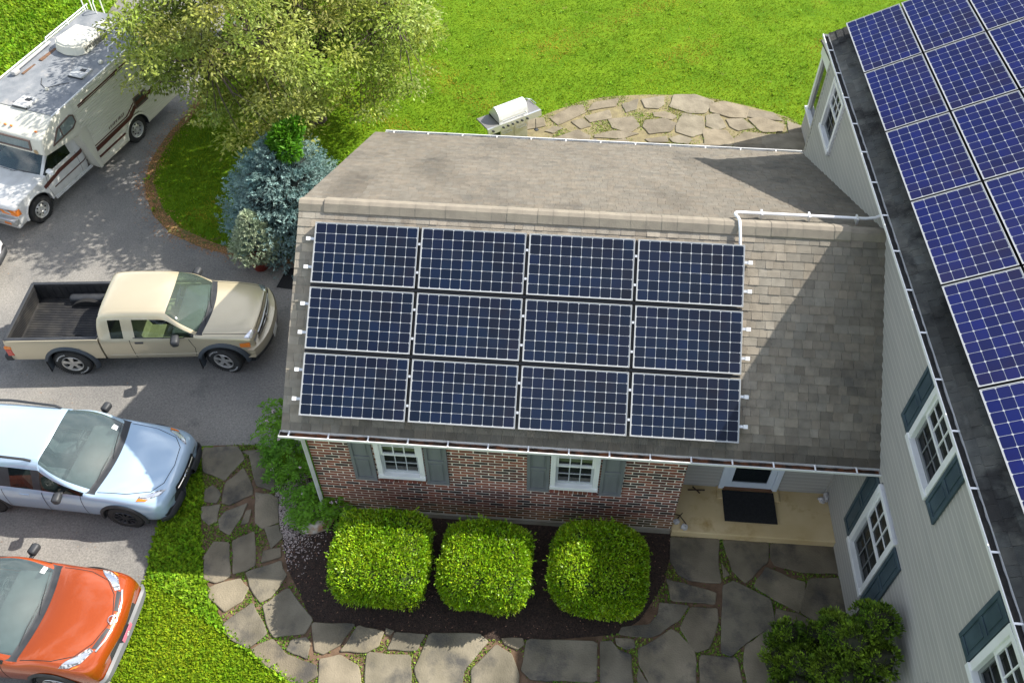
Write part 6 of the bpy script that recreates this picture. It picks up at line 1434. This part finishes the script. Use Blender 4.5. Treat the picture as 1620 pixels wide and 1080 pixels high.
# cab : bonnet, doors, windscreen
cabw=.84; yc=-.98
M['cabwhite']=mat('aged_white_paint',(.66,.66,.63),.4,(.56,.56,.53),5,coat=.4)
def cp_(x,w,zmid,zbelt,top,bow=0,ba=0):
    pts=[(w*.93,.30),(w*.99,.36),(w*1.0,.58),(w*.99,zbelt-.08),(w*.965,zbelt)]+list(top)
    return [(x+(bow if j>=4 else 0)*(1-(y/cabw)**2)+ba*(1-(y/cabw)**2),y,z) for j,(y,z) in enumerate(pts)]
def hd_(w,z): return [(w*.93,z+.012),(w*.86,z+.022),(w*.66,z+.03),(w*.34,z+.035),(0,z+.035)]
zt=1.50
stc=[cp_(-1.80,cabw,.6,.98,[(.74,zt-.05),(.70,zt),(.6,zt),(.3,zt),(0,zt)]),
 cp_(-1.45,cabw,.6,.98,[(.735,zt-.05),(.69,zt),(.6,zt),(.3,zt),(0,zt)]),
 cp_(-1.36,cabw,.6,.98,[(.735,zt-.05),(.69,zt),(.6,zt),(.3,zt),(0,zt)]),
 cp_(-.82,cabw,.6,.98,[(.73,zt-.05),(.68,zt-.02),(.6,zt-.01),(.3,zt),(0,zt)],bow=.03),
 cp_(-.60,cabw,.6,.97,[(.77,1.24),(.72,1.25),(.6,1.26),(.3,1.27),(0,1.27)],bow=.05),
 cp_(-.40,cabw,.6,.96,hd_(cabw,.965),bow=.08),
 cp_(-.32,cabw,.6,.95,hd_(cabw,.955),bow=.08),
 cp_(.20,cabw,.6,.90,hd_(cabw*.99,.91),bow=.05),
 cp_(.58,cabw*.985,.58,.84,hd_(cabw*.97,.85),bow=.03,ba=.02),
 cp_(.66,cabw*.97,.55,.76,hd_(cabw*.95,.77),ba=.04),
 cp_(.67,cabw*.96,.50,.62,hd_(cabw*.94,.60),ba=.04)]
cabroot=rv
def cmf(i,j):
    if j==4 and 1<=i<=4: return 0 if i==1 else 1
    if i in(3,4) and j in(6,7,8): return 2
    return 0
objs,bv=shell(stc,cmf,{0:M['cabwhite'],1:M['carglass'],2:M['windshield']},{0:'cab_body',1:'side_window',2:'windshield'},rv,[(.06,.36,.40)],3,[('j',4,.8,0,8),('i',3,.7,5,9),('i',5,.7,5,9),('i',8,.4,0,9),('j',5,.5,5,9)],arch_y=.45)
for o in [o for v in objs.values() for o in v]: o.location=(0,yc,0)
def shifted(objs_): 
    for o in objs_: o.location=(o.location.x,o.location.y+yc,o.location.z)
new=[]
gq=patch(bv,'grille',[(-.46,.63),(.46,.63),(.46,.75),(-.46,.75)],'x',M['gap'],rv,.006); new.append(gq)
e=MB(); ribbon(bv,[(-.45,.69),(.45,.69)],'x',.012,.01,e,hgt=.006); ribbon(bv,[(-.62,.765),(.62,.765)],'x',.015,.008,e,hgt=.006); new.append(e.build('grille_trim',M['chrome'],rv))
for s_ in (1,-1):
    new.append(patch(bv,'headlight',[(.48*s_,.63),(.66*s_,.63),(.66*s_,.76),(.48*s_,.76)],'x',M['reflector'],rv,.010))
    new.append(patch(bv,'turn_signal',[(.67*s_,.62),(.79*s_,.62),(.79*s_,.77),(.67*s_,.77)],'x',M['amber'],rv,.014))
    new.append(patch(bv,'turn_signal_side',[(.69,.62),(.56,.62),(.56,.77),(.69,.77)],'y' if s_>0 else '-y',M['amber'],rv,.014))
    ax='y' if s_>0 else '-y'
    g=MB(); ribbon(bv,[(-.40,.36),(-.34,.70),(-.42,.93)],ax,.008,.0015,g); ribbon(bv,[(-1.40,.36),(-1.40,.95)],ax,.008,.0015,g); new.append(g.build('door_gap',M['gap'],rv))
    g=MB(); ribbon(bv,[(-1.70,.86),(-.8,.84),(-.25,.74)],ax,.10,.003,g,hgt=.003); ribbon(bv,[(-1.70,.60),(-.50,.57)],ax,.035,.003,g,hgt=.003); new.append(g.build('stripe',M['maroon'],rv))
    m_=mirror_(rv,-.52,.84,1.05,s_,M['white'],s=.9); m_.location.y+=yc
    for wx,w_ in ((.06,.20),):
        wheel(rv,wx,yc+.745*s_,.33,.33,.20,s_,mat('steel_wheel',(.55,.55,.52),.4,metal=.6),'steel',0,False,.60)
        l_=liner(rv,wx,.36,.40,cabw-.02,s_); l_.location.y+=yc
        f_=flare(rv,wx,.36,.40,cabw*.985,s_,M['cabwhite'],.05,.02,-.05,PI+.05,'wheel_arch'); f_.location.y+=yc
    wheel(rv,-3.25,(YN-.06-.10 if s_>0 else YF+.16),.36,.36,.22,s_,bpy.data.materials['steel_wheel'],'steel',0,False,.60)
    ar=MB(); yv=YN+.016 if s_>0 else YF-.016
    vs=[];fs=[];n=24
    for i in range(n+1):
        a=PI*i/n-.0; c,s2=math.cos(a),math.sin(a)
        vs+=[(-3.25+c*.46,yv,.36+s2*.46),(-3.25+c*.43,yv+.012*s_,.36+s2*.43),(-3.25+c*.41,yv,.36+s2*.41)]
    for i in range(n): fs+=[(3*i,3*i+1,3*i+4,3*i+3),(3*i+1,3*i+2,3*i+5,3*i+4)]
    ar.add(vs,fs); ar.build('wheel_arch',M['cream'],rv)
    l_=liner(rv,-3.25,.36,.405,0,s_); l_.location.y=(YN-.01) if s_>0 else (YF+.01)
shifted(new)
w_=len(bpy.data.objects)
for p0,p1 in (((-.28,-.05),(-.36,.45)),((-.30,-.55),(-.30,-.12))):
    before=set(o.name for o in bpy.data.objects); wiper(bv,rv,p0,p1)
    for o in bpy.data.objects:
        if o.name not in before: o.location.y=yc
fb=MB(); fb.bevbox(.66,.80,yc-.80,yc+.80,.40,.56,.03); fb.build('front_bumper',mat('chromed_bumper',(.5,.5,.48),.3,metal=.5),rv,smooth=40)
fb=MB(); fb.bevbox(.60,.74,yc-.78,yc+.78,.28,.40,.03); fb.build('bumper_valance',M['cabwhite'],rv,smooth=40)
for s_ in (1,-1): fb=MB(); fb.bevbox(.802,.812,yc+.60*s_-.09,yc+.60*s_+.09,.45,.51,.004); fb.build('marker_lamp',M['amber'],rv)
MB().box(-4.8,.6,yc-.6,yc+.6,.26,.42).build('underbody',M['under'],rv)
sl_=MB(); sl_.box(-1.70,-.42,yc+cabw-.04,yc+cabw+.005,.27,.33); sl_.build('rocker_panel',M['cabwhite'],rv)
MB().box(-1.7,-.4,yc-.74,yc+.74,.42,.46).build('cabin_floor',M['under'],rv)
MB().bevbox(-.75,-.45,yc-.7,yc+.7,.75,.92,.04).build('dashboard',M['trim'],rv)
# ------------------------------------------------ smaller things
M['steel']=mat('stainless_steel',(.74,.74,.72),.28,(.66,.66,.64),3,metal=.75)
gl=empty('gas_grill',(2.30,10.74,0),R(37),'stainless steel gas grill with closed lid and side shelves at the edge of the patio','grill')
g=MB(); g.bevbox(-.42,.42,-.25,.25,.10,.74,.012); g.build('cabinet',mat('black_cabinet',(.035,.035,.035),.5),gl)
g=MB()
for a,b in ((-.41,-.005),(.005,.41)): g.bevbox(a,b,-.272,-.252,.13,.70,.008)
g.build('cabinet_door',M['steel'],gl)
for a in (-.22,.22): h=MB(); h.tube([(a-.13,-.27,.60),(a-.13,-.31,.60),(a+.13,-.31,.60),(a+.13,-.27,.60)],.011,6); h.build('door_handle',M['chrome'],gl)
g=MB(); g.add([(-.80,-.34,.74),(.80,-.34,.74),(.80,-.31,.90),(-.80,-.31,.90),(-.80,-.26,.74),(.80,-.26,.74),(.80,-.26,.90),(-.80,-.26,.90)],[(0,1,2,3),(3,2,6,7),(4,7,6,5),(0,3,7,4),(1,5,6,2),(0,4,5,1)]); g.build('control_panel',M['steel'],gl)
for x in (-.66,-.36,-.22,-.08,.06,.20,.36):
    k=MB(); k.lathe([(.001,-.045),(.026,-.045),(.030,0)],14,axis='y'); o=k.build('knob',M['trim'],gl); o.location=(x,-.325,.82); o.rotation_euler=(-.18,0,0)
g=MB(); g.bevbox(-.80,-.44,-.255,.26,.86,.90,.01); g.build('side_shelf',mat('grey_shelf',(.16,.155,.15),.5),gl)
g=MB(); g.bevbox(.44,.80,-.255,.26,.86,.90,.01); g.build('side_shelf',bpy.data.materials['grey_shelf'],gl)
g=MB(); g.tube([(.46,.27,.93),(.70,.27,.95),(.80,.16,.95),(.81,-.05,.94)],.010,6); g.build('towel_rail',M['chrome'],gl,smooth=True)
g=MB(); g.bevbox(-.43,.43,-.25,.27,.74,.93,.02); g.build('fire_box',M['trim'],gl)
g=MB(); n=14; pf=[]
for i in range(n+1):
    t=i/n; a=-.15+t*(PI*.62); pf.append((-.02-.235*math.cos(a),.93+.32*math.sin(a)))
pf.append((.27,.95))
vs=[(x,y,z) for x in (-.43,.43) for y,z in pf]; m_=len(pf)
g.add(vs,[(i,i+1,m_+i+1,m_+i) for i in range(m_-1)]+[tuple(range(m_)),tuple(range(2*m_-1,m_-1,-1))]); lid=g.build('lid',mat('bright_lid_steel',(.80,.80,.79),.38,metal=.45),gl,smooth=35)
g=MB(); g.tube([(-.36,-.25,1.0),(-.36,-.32,1.0),(.36,-.32,1.0),(.36,-.25,1.0)],.014,7); g.build('lid_handle',M['chrome'],lid)
for x in (-.36,.36):
    for y in (-.2,.2): w_=MB(); w_.lathe([(.001,-.015),(.045,-.015),(.045,.015),(.001,.015)],14,axis='y'); o=w_.build('caster',M['trim'],gl); o.location=(x,y,.046)
h=MB(); h.tube([(.60,-.36,.72),(.60,-.37,.42)],.010,5); h.bevbox(.55,.65,-.45,-.35,.39,.42,.008); h.build('side_hook',M['trim'],gl)
# mats
dm=MB(); dm.bevbox(6.95,7.86,.165,.765,.234,.246,.004); tag(dm.build('doormat',M['rubber']),'large black rubber doormat on the tan porch slab','doormat')
dm=MB(); dm.add([(-.9,5.02,.005),(-.9,5.72,.005),(-2.28,5.76,.005),(-2.36,5.16,.005),(-.9,5.02,.017),(-.9,5.72,.017),(-2.28,5.76,.017),(-2.36,5.16,.017)],[(4,5,6,7),(0,1,5,4),(1,2,6,5),(2,3,7,6),(3,0,4,7)]); tag(dm.build('floor_mat',M['rubber']),'black mat on the driveway beside the brick wing roof','mat')
# rocks
def rock(name,loc,r,sc,m,label,seed,rz=0):
    o=MB().ball((0,0,0),r,sub=3,sc=sc,jit=.45,seed=seed).build(name,m,smooth=25); o.location=loc; o.rotation_euler=(0,0,rz); return tag(o,label,'rock')
rock('field_stone',(-.10,-.33,.10),.24,(1.15,.72,.55),mat('tan_grey_rock',(.45,.40,.34),.9,(.30,.17,.09),5,bump=.5,contrast=(.45,.6)),'two-tone grey and brown rock at the corner of the mulch bed',3,.35)
sh_=mat('white_quartz',(.62,.60,.58),.7,(.45,.42,.40),8,bump=.4)
# shells / quartz lumps with a rusty stake on the porch
for i,(x,y,r,sc,lb) in enumerate([(6.11,.09,.052,(1.1,.9,.8),'small white quartz lump at the brick corner of the porch'),(6.24,-.01,.060,(1,.8,1.1),'white angular stone on the front edge of the porch'),(8.70,.69,.062,(1,.95,.8),'round white stone in the porch corner under the grey wall'),(8.775,.74,.07,(.6,1.1,1.1),'tall pale stone leaning in the corner of the porch')]):
    rock('porch_stone',(x,y,.205+r*sc[2]*.8),r,sc,sh_,lb,i+10)
hk=MB(); hk.tube([(6.10,.22,.25),(6.16,.17,.32),(6.27,.02,.30)],.010,5); hk.tube([(6.13,.13,.29),(6.22,.24,.28)],.009,5); tag(hk.build('rusty_hook',mat('rusty_iron',(.06,.035,.02),.8)),'thin rusty iron hook among the white stones by the brick corner','hook')
xs=MB(); c=V((6.50,.74,.22))
for a,l in ((.05,.15),(PI*.75,.085)): xs.tube([tuple(c-V((math.cos(a),math.sin(a),0))*l),tuple(c+V((0,0,.006))),tuple(c+V((math.cos(a),math.sin(a),0))*l)],.014,6)
tag(xs.build('boot_scraper',bpy.data.materials['rusty_iron']),'small dark iron cross lying on the porch slab left of the door','boot scraper')
ps=MB(); ps.lathe([(.09,.0),(.095,.02),(.09,.30),(.075,.33),(.001,.335)],18); po=ps.build('patio_stake',mat('grey_granite',(.22,.19,.16),.9,(.12,.10,.09),10),smooth=30); po.location=(4.55,10.55,0); tag(po,'short grey post standing on the rear patio by the gutter','post')
wp=MB(); wp.bevbox(-.13,.13,-.13,.13,0,3.0,.02); wp.bevbox(-.17,.17,-.17,.17,3.0,3.08,.02); po=wp.build('fence_post',M['white']); po.location=(-6.4,15.6,0); tag(po,'white wooden post standing behind the large tree','post')
